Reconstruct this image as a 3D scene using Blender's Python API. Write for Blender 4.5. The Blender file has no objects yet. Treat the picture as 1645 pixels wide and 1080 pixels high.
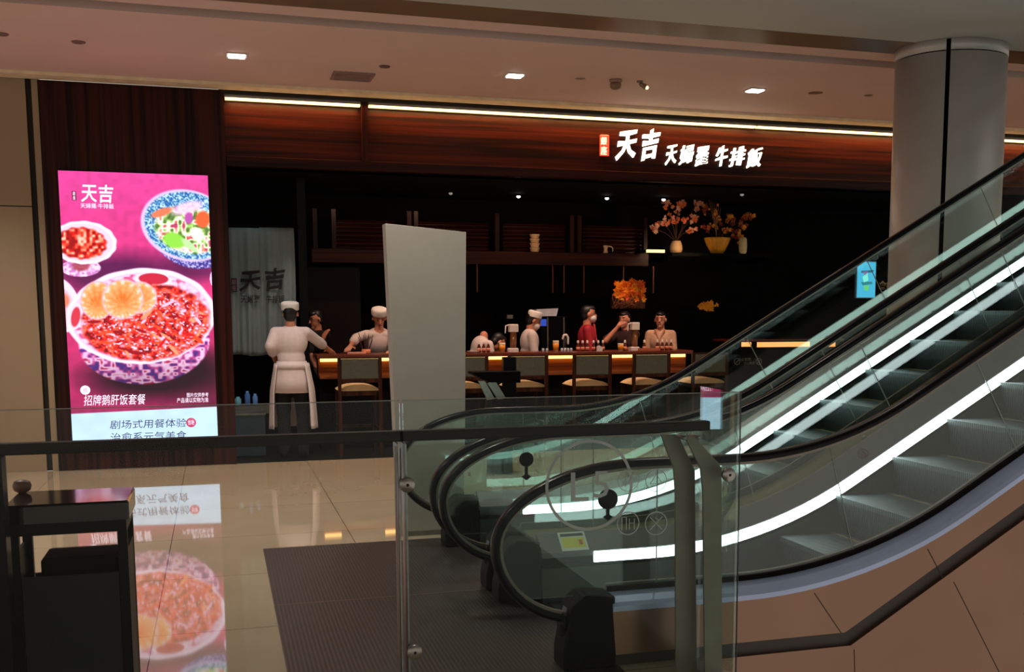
import bpy, bmesh, math, random
import numpy as np
from mathutils import Vector, Matrix
random.seed(7)
C = bpy.context.scene.collection
SC = bpy.context.scene

# ------------------------------------------------------------------ camera
W_, H_ = 1645.0, 1080.0
F_, YAW, PITCH, ROLL, PX, PY = 1811.2, -0.310256, 0.121837, 0.00045, 931.9, 715.9
CAMZ = 1.6
_fw = Vector((-math.sin(YAW)*math.cos(PITCH), math.cos(YAW)*math.cos(PITCH), -math.sin(PITCH)))
_rt = Vector((math.cos(YAW), math.sin(YAW), 0)); _up = _rt.cross(_fw)
_r = _rt*math.cos(ROLL)+_up*math.sin(ROLL); _u = -_rt*math.sin(ROLL)+_up*math.cos(ROLL)
cam = bpy.data.cameras.new('camera'); camo = bpy.data.objects.new('camera', cam); C.objects.link(camo)
camo.matrix_world = Matrix(((_r.x, _u.x, -_fw.x, 0), (_r.y, _u.y, -_fw.y, 0), (_r.z, _u.z, -_fw.z, CAMZ), (0, 0, 0, 1)))
cam.sensor_width = 36; cam.lens = F_/W_*36
cam.shift_x = (W_/2-PX)/W_; cam.shift_y = (PY-H_/2)/W_
cam.clip_start = 0.05; cam.clip_end = 200
SC.camera = camo
# a measured corner of the photo turned into a world point on the plane Y
def at(x, y, Y):
    d = _r*(x-PX)/F_ - _u*(y-PY)/F_ + _fw
    t = Y/d.y; return Vector((d.x*t, Y, d.z*t+CAMZ))
def atz(x, y, z):
    d = _r*(x-PX)/F_ - _u*(y-PY)/F_ + _fw
    t = (z-CAMZ)/d.z; return Vector((d.x*t, d.y*t, z))

# ------------------------------------------------------------------ world, exposure, hall lights and added fill
w = bpy.data.worlds.new('hall'); SC.world = w; w.use_nodes = True
wn = w.node_tree.nodes; bg = wn['Background']
bg.inputs[0].default_value = (1.0, .90, .80, 1); bg.inputs[1].default_value = 0.62
SC.view_settings.view_transform = 'Standard'; SC.view_settings.look = 'None'
SC.view_settings.exposure = 0.0; SC.view_settings.gamma = 1.0
SC.cycles.max_bounces = 10; SC.cycles.transparent_max_bounces = 40; SC.cycles.glossy_bounces = 5
SC.cycles.sample_clamp_indirect = 4.0
def area(name, loc, rot, sx, sy, power, col):
    l = bpy.data.lights.new(name, 'AREA'); l.shape = 'RECTANGLE'; l.size = sx; l.size_y = sy; l.energy = power; l.color = col
    o = bpy.data.objects.new(name, l); o.location = loc; o.rotation_euler = rot; C.objects.link(o); return o
def spot(name, loc, target, power, col, angle=60, blend=.6, size=.04):
    l = bpy.data.lights.new(name, 'SPOT'); l.energy = power; l.color = col; l.spot_size = math.radians(angle); l.spot_blend = blend; l.shadow_soft_size = size
    o = bpy.data.objects.new(name, l); o.location = loc
    o.rotation_euler = (Vector(target)-Vector(loc)).to_track_quat('-Z', 'Y').to_euler(); C.objects.link(o); return o
# unseen fill light added behind and above the viewer for atrium ambience
area('atrium_fill', (2.5, -3.0, 6.0), (math.radians(48), 0, 0), 8, 4, 330, (1.0, .90, .78))

# spots for the three downlights in view, plus unseen ones added to brighten the floor
for _x, _y, _p in [(.25, 10.48, 210), (2.74, 10.55, 190), (5.2, 10.52, 150), (-2.3, 10.5, 210), (-1.6, 7.2, 240), (.9, 7.2, 200), (3.2, 6.9, 60)]:
    spot('hall_down_and_fill_spot', (_x, _y, 3.70), (_x, _y-.15, 0), _p, (1.0, .89, .80), 118, .8, .08)

# ------------------------------------------------------------------ materials
def s2l(c):
    return tuple(((v/255)/12.92 if v/255 <= .04045 else ((v/255+.055)/1.055)**2.4) for v in c)
MATS = {}
def pm(name, rgb, rough=.5, metal=0., var=.12, scale=8., bump=0., spec=.5, coat=0., lin=False):
    if name in MATS: return MATS[name]
    m = bpy.data.materials.new(name); m.use_nodes = True; nt = m.node_tree; b = nt.nodes['Principled BSDF']
    c = rgb if lin else s2l(rgb)
    tc = nt.nodes.new('ShaderNodeTexCoord'); n = nt.nodes.new('ShaderNodeTexNoise'); n.inputs['Scale'].default_value = scale; n.inputs['Detail'].default_value = 4
    nt.links.new(tc.outputs['Object'], n.inputs['Vector'])
    r = nt.nodes.new('ShaderNodeValToRGB'); r.color_ramp.elements[0].position = .3; r.color_ramp.elements[1].position = .7
    r.color_ramp.elements[0].color = (*[v*(1-var) for v in c], 1); r.color_ramp.elements[1].color = (*[min(1, v*(1+var)) for v in c], 1)
    nt.links.new(n.outputs['Fac'], r.inputs[0]); nt.links.new(r.outputs[0], b.inputs['Base Color'])
    b.inputs['Roughness'].default_value = rough; b.inputs['Metallic'].default_value = metal
    b.inputs['Specular IOR Level'].default_value = spec; b.inputs['Coat Weight'].default_value = coat; b.inputs['Coat Roughness'].default_value = .05
    if bump:
        bp = nt.nodes.new('ShaderNodeBump'); bp.inputs['Strength'].default_value = bump; bp.inputs['Distance'].default_value = .01
        nt.links.new(n.outputs['Fac'], bp.inputs['Height']); nt.links.new(bp.outputs[0], b.inputs['Normal'])
    MATS[name] = m; return m
def em(name, rgb, strength, lin=False):
    if name in MATS: return MATS[name]
    m = bpy.data.materials.new(name); m.use_nodes = True; nt = m.node_tree; b = nt.nodes['Principled BSDF']
    c = rgb if lin else s2l(rgb)
    b.inputs['Base Color'].default_value = (.02, .02, .02, 1); b.inputs['Emission Color'].default_value = (*c, 1); b.inputs['Emission Strength'].default_value = strength
    b.inputs['Roughness'].default_value = .4
    MATS[name] = m; return m
def wood(name, dark, light, axis='z', rough=.35, scale=1.0):
    if name in MATS: return MATS[name]
    m = bpy.data.materials.new(name); m.use_nodes = True; nt = m.node_tree; b = nt.nodes['Principled BSDF']
    tc = nt.nodes.new('ShaderNodeTexCoord'); mp = nt.nodes.new('ShaderNodeMapping')
    s = {'x': (.5, 26, 26), 'y': (26, .5, 26), 'z': (26, 26, .5)}[axis]
    mp.inputs['Scale'].default_value = tuple(v*scale for v in s)
    n = nt.nodes.new('ShaderNodeTexNoise'); n.inputs['Scale'].default_value = 1; n.inputs['Detail'].default_value = 6; n.inputs['Distortion'].default_value = .4
    r = nt.nodes.new('ShaderNodeValToRGB'); r.color_ramp.elements[0].position = .36; r.color_ramp.elements[1].position = .68
    r.color_ramp.elements[0].color = (*s2l(dark), 1); r.color_ramp.elements[1].color = (*s2l(light), 1)
    nt.links.new(tc.outputs['Object'], mp.inputs[0]); nt.links.new(mp.outputs[0], n.inputs['Vector']); nt.links.new(n.outputs['Fac'], r.inputs[0]); nt.links.new(r.outputs[0], b.inputs['Base Color'])
    b.inputs['Roughness'].default_value = rough; b.inputs['Specular IOR Level'].default_value = .15
    MATS[name] = m; return m
def glass(name, tint, base=.008, refl=1.0, power=5, rough=.0):
    m = bpy.data.materials.new(name); m.use_nodes = True; nt = m.node_tree; nt.nodes.remove(nt.nodes['Principled BSDF'])
    out = nt.nodes['Material Output']; lw = nt.nodes.new('ShaderNodeLayerWeight'); lw.inputs['Blend'].default_value = .5
    p = nt.nodes.new('ShaderNodeMath'); p.operation = 'POWER'; p.inputs[1].default_value = power; nt.links.new(lw.outputs['Facing'], p.inputs[0])
    q = nt.nodes.new('ShaderNodeMath'); q.operation = 'MULTIPLY_ADD'; q.inputs[1].default_value = .94*refl; q.inputs[2].default_value = base; nt.links.new(p.outputs[0], q.inputs[0])
    t = nt.nodes.new('ShaderNodeBsdfTransparent'); t.inputs[0].default_value = (*tint, 1)
    g = nt.nodes.new('ShaderNodeBsdfGlossy'); g.inputs['Roughness'].default_value = rough; g.inputs['Color'].default_value = (.95, 1, .98, 1)
    mx = nt.nodes.new('ShaderNodeMixShader'); nt.links.new(q.outputs[0], mx.inputs[0]); nt.links.new(t.outputs[0], mx.inputs[1]); nt.links.new(g.outputs[0], mx.inputs[2])
    nt.links.new(mx.outputs[0], out.inputs[0]); MATS[name] = m; return m

M_glass = glass('railing_glass', (.90, .955, .935))
M_bglass = glass('balustrade_glass', (.90, .95, .93), .045)
M_rglass = glass('return_glass', (.93, .96, .95), .12, 1.0, 3.2)
M_edge = pm('glass_edge', (20, 46, 42), .15)
M_ceil = pm('plaster_ceiling', (208, 178, 168), .7, var=.03, scale=1.5)
M_soffit = pm('soffit_white', (178, 176, 170), .55, var=.04, scale=.8)
M_slot = pm('slot_grey', (92, 84, 74), .8)
M_bronze = pm('bronze_panel', (134, 110, 88), .3, metal=.35, var=.12, scale=1.6)
M_wallL = pm('stone_wall', (148, 126, 98), .6, var=.04, scale=3)
M_seam = pm('dark_seam', (30, 24, 18), .8)
M_woodV = wood('walnut_vertical', (17, 3, 1), (62, 21, 11), 'z')
M_woodH = wood('walnut_horizontal', (16, 2, 0), (52, 14, 4), 'x')
M_woodI = wood('interior_timber', (30, 10, 5), (72, 28, 13), 'x')
M_woodIV = wood('interior_timber_upright', (24, 8, 4), (52, 20, 10), 'z')
M_black = pm('matt_unlit_black', (9, 8, 8), .8, spec=.1)  # matt black; on the restaurant shell it imitates the unlit interior
M_blackg = pm('gloss_black', (7, 7, 9), .3, spec=.12)
M_rubber = pm('handrail_rubber', (4, 4, 7), .26, spec=.14)
M_steel = pm('brushed_steel', (150, 148, 142), .32, metal=1, scale=20)
M_dsteel = pm('grey_steel', (120, 114, 104), .45, metal=.7, scale=20)
M_warm = em('warm_tube', (255, 206, 136), 2.6)
M_warm2 = em('warm_counter_strip', (255, 196, 110), 3.0)
M_down = em('downlight_white', (255, 248, 238), 9.0)
M_led = em('led_strip_white', (235, 250, 250), 6.5)
M_led2 = em('led_strip_cool', (205, 240, 228), 5.5)
M_white = pm('white_cotton', (212, 194, 188), .8, bump=.15, scale=30, var=.03)
M_cap = pm('cap_cotton', (222, 214, 206), .8)
M_skin = pm('skin', (196, 128, 98), .5, var=.06)
M_hair = pm('black_hair', (14, 11, 10), .45, scale=60)
M_trous = pm('black_cloth', (10, 9, 11), .9)

# floor tiles
def mat_tile():
    m = bpy.data.materials.new('polished_tile'); m.use_nodes = True; nt = m.node_tree; b = nt.nodes['Principled BSDF']
    tc = nt.nodes.new('ShaderNodeTexCoord'); br = nt.nodes.new('ShaderNodeTexBrick')
    br.offset = 0; br.inputs['Scale'].default_value = 1; br.inputs['Brick Width'].default_value = 1.2; br.inputs['Row Height'].default_value = 1.2; br.inputs['Mortar Size'].default_value = .003
    br.inputs['Color1'].default_value = (*s2l((176, 160, 134)), 1); br.inputs['Color2'].default_value = (*s2l((171, 155, 130)), 1); br.inputs['Mortar'].default_value = (*s2l((90, 76, 60)), 1)
    mp = nt.nodes.new('ShaderNodeMapping'); mp.inputs['Location'].default_value = (.35, .25, 0)
    nt.links.new(tc.outputs['Object'], mp.inputs[0]); nt.links.new(mp.outputs[0], br.inputs['Vector'])
    n = nt.nodes.new('ShaderNodeTexNoise'); n.inputs['Scale'].default_value = 2.5; n.inputs['Detail'].default_value = 5
    mx = nt.nodes.new('ShaderNodeMixRGB'); mx.blend_type = 'MULTIPLY'; mx.inputs[0].default_value = .25
    nt.links.new(tc.outputs['Object'], n.inputs[0]); nt.links.new(br.outputs['Color'], mx.inputs[1]); nt.links.new(n.outputs['Fac'], mx.inputs[2])
    nt.links.new(mx.outputs[0], b.inputs['Base Color'])
    b.inputs['Roughness'].default_value = .035; b.inputs['IOR'].default_value = 2.05
    return m
M_tile = mat_tile()
def mat_ribs(name, c0, c1, axis, pitch, rough=.35, metal=.6, bump=.6):
    m = bpy.data.materials.new(name); m.use_nodes = True; nt = m.node_tree; b = nt.nodes['Principled BSDF']
    tc = nt.nodes.new('ShaderNodeTexCoord'); sp = nt.nodes.new('ShaderNodeSeparateXYZ'); nt.links.new(tc.outputs['Object'], sp.inputs[0])
    mu = nt.nodes.new('ShaderNodeMath'); mu.operation = 'MULTIPLY'; mu.inputs[1].default_value = 2*math.pi/pitch
    nt.links.new(sp.outputs[axis], mu.inputs[0]); si = nt.nodes.new('ShaderNodeMath'); si.operation = 'SINE'; nt.links.new(mu.outputs[0], si.inputs[0])
    r = nt.nodes.new('ShaderNodeValToRGB'); r.color_ramp.elements[0].color = (*s2l(c0), 1); r.color_ramp.elements[1].color = (*s2l(c1), 1)
    ad = nt.nodes.new('ShaderNodeMath'); ad.operation = 'MULTIPLY_ADD'; ad.inputs[1].default_value = .5; ad.inputs[2].default_value = .5; nt.links.new(si.outputs[0], ad.inputs[0])
    nt.links.new(ad.outputs[0], r.inputs[0]); nt.links.new(r.outputs[0], b.inputs['Base Color'])
    bp = nt.nodes.new('ShaderNodeBump'); bp.inputs['Strength'].default_value = bump; bp.inputs['Distance'].default_value = .004; nt.links.new(ad.outputs[0], bp.inputs['Height']); nt.links.new(bp.outputs[0], b.inputs['Normal'])
    b.inputs['Roughness'].default_value = rough; b.inputs['Metallic'].default_value = metal
    MATS[name] = m; return m
M_mat = mat_ribs('ribbed_floor_plate', (38, 31, 32), (60, 51, 51), 'X', .02, .36, .3, .22)
M_tread = mat_ribs('step_tread', (30, 36, 38), (92, 102, 104), 'Y', .018, .45, .5, .8)
M_riser = mat_ribs('step_riser', (22, 27, 29), (58, 66, 68), 'Y', .018, .45, .4, .8)

# ------------------------------------------------------------------ mesh builder
class MB:
    def __init__(s): s.v = []; s.f = []; s.sm = []; s.mi = []
    def add(s, vs, fs, smooth=False, mi=0):
        k = len(s.v); s.v += [tuple(v) for v in vs]
        for f in fs: s.f.append(tuple(i+k for i in f)); s.sm.append(smooth); s.mi.append(mi)
        return s
    def box(s, x0, x1, y0, y1, z0, z1, mi=0):
        v = [(x, y, z) for z in (z0, z1) for y in (y0, y1) for x in (x0, x1)]
        return s.add(v, [(0, 2, 3, 1), (4, 5, 7, 6), (0, 1, 5, 4), (2, 6, 7, 3), (0, 4, 6, 2), (1, 3, 7, 5)], mi=mi)
    def rbox(s, x0, x1, y0, y1, z0, z1, b=.01, mi=0):      # box with chamfered vertical and top edges
        def ring(i, z): return [(x0+b+i, y0+i, z), (x1-b-i, y0+i, z), (x1-i, y0+b+i, z), (x1-i, y1-b-i, z), (x1-b-i, y1-i, z), (x0+b+i, y1-i, z), (x0+i, y1-b-i, z), (x0+i, y0+b+i, z)]
        rs = [ring(0, z0), ring(0, z1-b), ring(b*.7, z1)]; v = sum(rs, []); f = []
        for k in range(2):
            for i in range(8): j = (i+1) % 8; f.append((k*8+i, k*8+j, k*8+8+j, k*8+8+i))
        f += [tuple(range(7, -1, -1)), tuple(range(16, 24))]
        return s.add(v, f, mi=mi)
    def prism(s, poly, a, b, axis='y', mi=0):               # polygon (x,z) extruded along y; axis 'z': (x,y) along z; 'x': (y,z) along x
        n = len(poly)
        def P(p, t): return {'y': (p[0], t, p[1]), 'z': (p[0], p[1], t), 'x': (t, p[0], p[1])}[axis]
        v = [P(p, a) for p in poly]+[P(p, b) for p in poly]
        f = [tuple(range(n)), tuple(range(2*n-1, n-1, -1))]+[(i, i+n, (i+1) % n+n, (i+1) % n) for i in range(n)]
        return s.add(v, f, mi=mi)
    def lathe(s, prof, c, n=20, mi=0, axis='z', smooth=True, mod=None):
        v = []
        for (r, h) in prof:
            for i in range(n):
                a = 2*math.pi*i/n; rr = r*(mod(a, h) if mod else 1)
                x, y = rr*math.cos(a), rr*math.sin(a)
                v.append({'z': (c[0]+x, c[1]+y, c[2]+h), 'y': (c[0]+x, c[1]+h, c[2]+y), 'x': (c[0]+h, c[1]+x, c[2]+y)}[axis])
        f = []
        for k in range(len(prof)-1):
            for i in range(n): j = (i+1) % n; f.append((k*n+i, k*n+j, k*n+n+j, k*n+n+i))
        f.append(tuple(range(n-1, -1, -1))); f.append(tuple(range((len(prof)-1)*n, len(prof)*n)))
        return s.add(v, f, smooth, mi)
    def ell(s, c, r, n=14, m=10, mi=0, rot=None):
        v = [];
        for k in range(m+1):
            t = math.pi*(k+.0)/m
            for i in range(n):
                a = 2*math.pi*i/n; p = Vector((r[0]*math.sin(t)*math.cos(a), r[1]*math.sin(t)*math.sin(a), r[2]*math.cos(t)))
                if k in (0, m): p = Vector((r[0]*.02*math.cos(a), r[1]*.02*math.sin(a), r[2]*(1 if k == 0 else -1)))
                if rot: p = rot @ p
                v.append((c[0]+p.x, c[1]+p.y, c[2]+p.z))
        f = []
        for k in range(m):
            for i in range(n): j = (i+1) % n; f.append((k*n+i, k*n+n+i, k*n+n+j, k*n+j))
        f += [tuple(range(n)), tuple(range(m*n+n-1, m*n-1, -1))]
        return s.add(v, f, True, mi)
    def cap(s, p0, p1, r0, r1, n=12, mi=0, ends=True):      # tapered capsule
        p0, p1 = Vector(p0), Vector(p1); d = (p1-p0).normalized(); u = d.orthogonal().normalized(); w_ = d.cross(u); v = []; rings = []
        if ends:
            for a in (.0, .35, .75): rings.append((p0-d*r0*math.cos(a*math.pi/2), r0*max(.03, math.sin(a*math.pi/2))))
        rings.append((p0, r0)); rings.append((p1, r1))
        if ends:
            for a in (.75, .35, .0): rings.append((p1+d*r1*math.cos(a*math.pi/2), r1*max(.03, math.sin(a*math.pi/2))))
        for c, r in rings:
            for i in range(n): a = 2*math.pi*i/n; v.append(c+u*r*math.cos(a)+w_*r*math.sin(a))
        f = []
        for k in range(len(rings)-1):
            for i in range(n): j = (i+1) % n; f.append((k*n+i, k*n+j, k*n+n+j, k*n+n+i))
        L = len(rings); f += [tuple(range(n-1, -1, -1)), tuple(range((L-1)*n, L*n))]
        return s.add(v, f, True, mi)
    def tube(s, pts, r, n=8, mi=0):
        for a, b in zip(pts[:-1], pts[1:]): s.cap(a, b, r, r, n, mi)
        return s
    def build(s, name, mat, parent=None, bevel=0):
        me = bpy.data.meshes.new(name); off = Vector(parent_world(parent)) if parent else Vector((0, 0, 0))
        me.from_pydata([(a-off.x, b-off.y, c-off.z) for a, b, c in s.v], [], s.f); me.update()
        for m in (mat if isinstance(mat, (list, tuple)) else [mat]): me.materials.append(m)
        for p, sm, mi in zip(me.polygons, s.sm, s.mi): p.use_smooth = sm; p.material_index = mi
        bm = bmesh.new(); bm.from_mesh(me); bmesh.ops.recalc_face_normals(bm, faces=bm.faces); bm.to_mesh(me); bm.free()
        o = bpy.data.objects.new(name, me); C.objects.link(o)
        if parent: o.parent = parent
        if bevel:
            b = o.modifiers.new('bevel', 'BEVEL'); b.width = bevel; b.segments = 2; b.limit_method = 'ANGLE'
        return o
def parent_world(p):
    v = Vector((0, 0, 0))
    while p: v += p.location; p = p.parent
    return v
LABELS = set()
def tag(o, label, cat, group=None):
    o['label'] = label; o['category'] = cat
    if group: o['group'] = group
    return o
def thing(name, label, cat, loc=(0, 0, 0), group=None):
    o = bpy.data.objects.new(name, None); o.empty_display_size = .1; C.objects.link(o); o.location = loc
    return tag(o, label, cat, group)
def struct(o): o['kind'] = 'structure'; return o
def kids(o): return [c for c in bpy.data.objects if c.parent == o]
def dup(root, loc, label=None, cat=None, group=None):
    def cp(o, parent=None):
        c = o.copy(); C.objects.link(c); c.parent = parent
        for k in kids(o): cp(k, c)
        return c
    r = cp(root); r.location = loc
    if label: r['label'] = label
    if group: r['group'] = group
    return r

# text as solid lettering, fitted to a box in the plane facing the hall (-Y) or on another frame
def text_mesh(body, x0, x1, z0, z1, Y, depth=.004, bold=0., shear=0., name='lettering', mat=None, parent=None, rise=0.):
    cu = bpy.data.curves.new(name, 'FONT'); cu.body = body; cu.size = 1; cu.extrude = .02; cu.offset = bold; cu.shear = shear; cu.resolution_u = 2
    to = bpy.data.objects.new(name, cu); C.objects.link(to)
    dg = bpy.context.evaluated_depsgraph_get(); me = bpy.data.meshes.new_from_object(to.evaluated_get(dg))
    bpy.data.objects.remove(to); co = np.array([v.co[:] for v in me.vertices])
    if rise:
        for v in me.vertices: v.co.y += rise*v.co.x+.03*math.sin(v.co.x*9)*(1 if v.co.y > .4 else -1)
        co = np.array([v.co[:] for v in me.vertices])
    if len(co) == 0: return None
    mn, mx = co.min(0), co.max(0); sx = (x1-x0)/(mx[0]-mn[0]); sz = (z1-z0)/(mx[1]-mn[1])
    off = parent_world(parent) if parent else Vector((0, 0, 0))
    for v in me.vertices:
        x, y, z = v.co
        v.co = (x0+(x-mn[0])*sx-off.x, Y-depth*((z-mn[2])/(mx[2]-mn[2]+1e-9))-off.y, z0+(y-mn[1])*sz-off.z)
    me.name = name; me.materials.clear(); me.materials.append(mat)
    bm = bmesh.new(); bm.from_mesh(me); bmesh.ops.recalc_face_normals(bm, faces=bm.faces); bm.to_mesh(me); bm.free()
    o = bpy.data.objects.new(name, me); C.objects.link(o); o.parent = parent
    return o
def text_px(body, px0, py0, px1, py1, Y, **k):              # box given by two corners in the photo, on plane Y
    a, b = at(px0, py0, Y), at(px1, py1, Y)
    xm, ym = (px0+px1)/2, (py0+py1)/2
    zt, zb = at(xm, min(py0, py1), Y).z, at(xm, max(py0, py1), Y).z
    return text_mesh(body, a.x, b.x, zb, zt, Y, **k)

# ================================================================== THE SETTING
FY = 12.04; HC = 3.76
# floor with the opening down which the near escalator's cladding runs
fl = MB()
NX, NY = 2.02, 4.64
fl.prism([(-6, -3), (NX, -3), (NX, NY), (12.5, NY), (12.5, FY), (-6, FY)], -.25, 0, 'z')
struct(fl.build('floor', M_tile))
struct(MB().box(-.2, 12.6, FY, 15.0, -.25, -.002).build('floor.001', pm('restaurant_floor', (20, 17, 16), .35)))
struct(MB().box(NX-.05, NX+.012, 4.0, 4.58, -.25, .012).build('trim_1', pm('floor_edge_trim', (170, 176, 176), .3, metal=.6)))
# ceiling
c = MB(); c.box(-6, 12.5, 9.22, FY+.1, HC, HC+.3); struct(c.build('ceiling', M_ceil))
struct(MB().box(-6, 12.5, 8.97, 9.22, HC+.09, HC+.3).build('ceiling.001', M_slot))
struct(MB().box(-6, 12.5, 8.70, 8.97, HC, HC+.3).build('ceiling.002', M_ceil))
struct(MB().box(-6, 12.5, 8.29, 8.70, HC-.002, HC+.3).build('ceiling.003', M_bronze))
c = MB(); c.box(-6, 6.75, -3.2, 8.29, HC, HC+.3); c.box(6.75, 12.5, -3.2, 4.0, HC, HC+.3); c.box(6.75, 12.5, 7.9, 8.29, HC, HC+.3)
struct(c.build('ceiling.004', M_soffit))
struct(MB().box(-6, 12.5, 11.74, 11.98, HC-.03, HC-.001).build('trim_2', pm('cornice_beige', (222, 200, 168), .6)))
# left stone wall with shadow gaps
wl = MB(); wl.box(-6, -1.64, FY, FY+.3, 1.01+1.55, HC); wl.box(-6, -1.64, FY, FY+.3, 0, 2.55); struct(wl.build('wall_left', M_wallL))
z373 = at(25, 373, FY).z
wl = MB(); wl.box(-6, -1.64, FY+.02, FY+.1, 2.54, 2.57); wl.box(-1.64, -1.585, FY+.03, FY+.2, 0, HC); struct(wl.build('trim_3', M_seam))
struct(MB().box(-1.585, -1.53, FY-.01, FY+.2, 0, HC).build('trim_4', M_wallL))
# wooden pillar wall carrying the screen
wp = MB(); wp.box(-1.53, .135, FY-.02, FY+.55, 0, 3.735); struct(wp.build('wall_front', M_woodV, bevel=.006))
struct(MB().box(.10, .148, FY-.035, FY+.55, 0, 3.735).build('trim_5', M_woodV))
# fascia above the restaurant
f = MB(); f.box(.12, 12.4, FY+.06, FY+.30, 3.08, 3.66); struct(f.build('wall_front.001', M_woodH))
f = MB(); f.box(.149, 12.4, FY-.02, FY+.32, 3.00, 3.10); struct(f.build('trim_6', M_woodH, bevel=.006))
struct(MB().box(.149, 12.4, FY-.04, FY+.30, 3.695, 3.735).build('trim_7', M_seam))
struct(MB().box(1.50, 1.555, FY-.02, FY+.1, 3.10, 3.695).build('trim_8', M_woodV))
# inside of the restaurant
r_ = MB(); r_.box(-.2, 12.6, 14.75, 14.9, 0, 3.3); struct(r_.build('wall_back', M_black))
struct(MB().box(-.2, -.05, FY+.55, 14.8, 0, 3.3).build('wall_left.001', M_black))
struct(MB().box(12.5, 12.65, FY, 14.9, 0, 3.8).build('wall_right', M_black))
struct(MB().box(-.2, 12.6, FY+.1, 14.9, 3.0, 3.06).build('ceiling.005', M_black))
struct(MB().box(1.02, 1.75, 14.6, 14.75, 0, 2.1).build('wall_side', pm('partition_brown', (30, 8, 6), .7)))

# cove light above the fascia: two tubes in view
def cove(x0, x1, label):
    t = thing('cove_light', label, 'light', ((x0+x1)/2, FY+.02, 3.66), 'warm strip lights over the fascia')
    MB().box(x0, x1, FY-.01, FY+.035, 3.668, 3.694).build('housing', M_steel, t)
    MB().box(x0+.005, x1-.005, FY-.015, FY+.05, 3.648, 3.668).build('tube', M_warm, t)
    area('cove_glow', ((x0+x1)/2, FY-.035, 3.66), (math.radians(22), 0, 0), x1-x0-.05, .03, 15.0*(x1-x0), (1.0, .50, .16))
cove(.155, 1.49, 'short warm strip light at the left end above the dark wood fascia')
cove(1.57, 5.98, 'long warm strip light running above the glowing sign on the fascia')
cove(5.99, 12.3, 'warm strip light on the fascia passing behind the round column')

# round column
t = thing('column', 'round grey metal column with a black vertical joint, rising behind the escalators', 'column', (6.0, 8.35, 0))
M_col = pm('column_panel', (186, 178, 174), .4, metal=.25, scale=3, var=.03)
cx, cy, cr = 5.985, 8.42, .455
def arc(a0, a1, r, n=26): return [(cx+r*math.cos(a0+(a1-a0)*i/n), cy+r*math.sin(a0+(a1-a0)*i/n)) for i in range(n+1)]
def shell(a0, a1, z0, z1, r, name, mat, th=.03):
    mb = MB(); o_, i_ = arc(a0, a1, r), arc(a0, a1, r-th); n = len(o_)
    v = [(x, y, z0) for x, y in o_]+[(x, y, z1) for x, y in o_]+[(x, y, z0) for x, y in i_]+[(x, y, z1) for x, y in i_]
    fs = []
    for i in range(n-1): fs += [(i, i+1, n+i+1, n+i), (2*n+i+1, 2*n+i, 3*n+i, 3*n+i+1), (i, 2*n+i, 2*n+i+1, i+1), (n+i, n+i+1, 3*n+i+1, 3*n+i)]
    mb.add(v, fs, True); mb.add([v[0], v[n], v[3*n], v[2*n]], [(0, 1, 2, 3)]); mb.add([v[n-1], v[2*n-1], v[4*n-1], v[3*n-1]], [(0, 1, 2, 3)])
    return mb.build(name, mat, t)
ja = math.radians(232)   # joint direction
for k, (a0, a1) in enumerate([(ja+.04, ja+.04+math.pi-.08), (ja+math.pi+.04, ja+2*math.pi-.04)]):
    shell(a0, a1, 0, 3.66, cr, 'panel', M_col)
    shell(a0, a1, 3.67, 3.759, cr+.004, 'collar', M_col)
MB().lathe([(cr-.035, 0), (cr-.035, 3.758)], (cx, cy, 0), 40).build('core', M_black, t)

# ------------------------------------------------------------------ ceiling fittings
def fitting_px(px, py): p = atz(px, py, HC); return p
proto = None
for i, (px, py, lab) in enumerate([(380, 88, 'bright square downlight in the ceiling above the red food screen'), (827, 120, 'bright square downlight in the middle of the ceiling'), (1213, 144, 'bright square downlight in the ceiling above the glowing sign')]):
    p = fitting_px(px, py)
    if proto is None:
        proto = thing('downlight', lab, 'ceiling light', (p.x, p.y, HC), 'square ceiling downlights')
        x, y = p.x, p.y
        MB().prism([(x-.085, y-.085), (x+.085, y-.085), (x+.085, y+.085), (x-.085, y+.085)], HC-.010, HC-.001, 'z').build('trim_ring', pm('fitting_white', (190, 180, 172), .5), proto)
        MB().box(x-.068, x+.068, y-.068, y+.068, HC-.02, HC-.010).build('diffuser', M_down, proto)
    else: dup(proto, (p.x, p.y, HC), lab)
def disc(name, px, py, r, h, rgb, lab, cat='ceiling fitting', group=None):
    p = fitting_px(px, py); t = thing(name, lab, cat, (p.x, p.y, HC), group)
    m = pm('fit_%d_%d' % (rgb[0], rgb[1]), rgb, .6)
    MB().lathe([(r, 0), (r, -h*.4), (r*.8, -h)], (p.x, p.y, HC-.001), 20).build('ring', m, t)
    MB().lathe([(r*.55, -h*.9), (r*.5, -h*1.25), (r*.2, -h*1.3)], (p.x, p.y, HC-.001), 16).build('lens', pm('fitting_lens', (96, 76, 66), .4), t)
disc('ceiling_sensor', 126, 67, .055, .012, (118, 84, 78), 'small brown disc in the ceiling near the left end')
disc('ceiling_sensor', 2, 54, .055, .012, (118, 84, 78), 'small brown disc cut by the left edge of the ceiling')
disc('ceiling_sensor', 618, 106, .05, .014, (96, 66, 58), 'small dark disc in the ceiling beside the square air vent')
disc('ceiling_speaker', 932, 126, .05, .006, (150, 122, 112), 'faint flush disc just left of the smoke detector')
disc('ceiling_speaker', 1310, 149, .075, .006, (120, 88, 62), 'larger brown flush disc right of the third downlight')
disc('ceiling_speaker', 1395, 153, .045, .006, (130, 98, 72), 'small flush disc near the round column top')
p = fitting_px(989, 128); t = thing('smoke_detector', 'beige domed smoke detector hanging from the ceiling above the sign', 'detector', (p.x, p.y, HC))
MB().lathe([(.06, 0), (.06, -.02), (.045, -.03)], (p.x, p.y, HC-.001), 20).build('base', pm('detector_beige', (150, 122, 104), .5), t)
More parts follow.
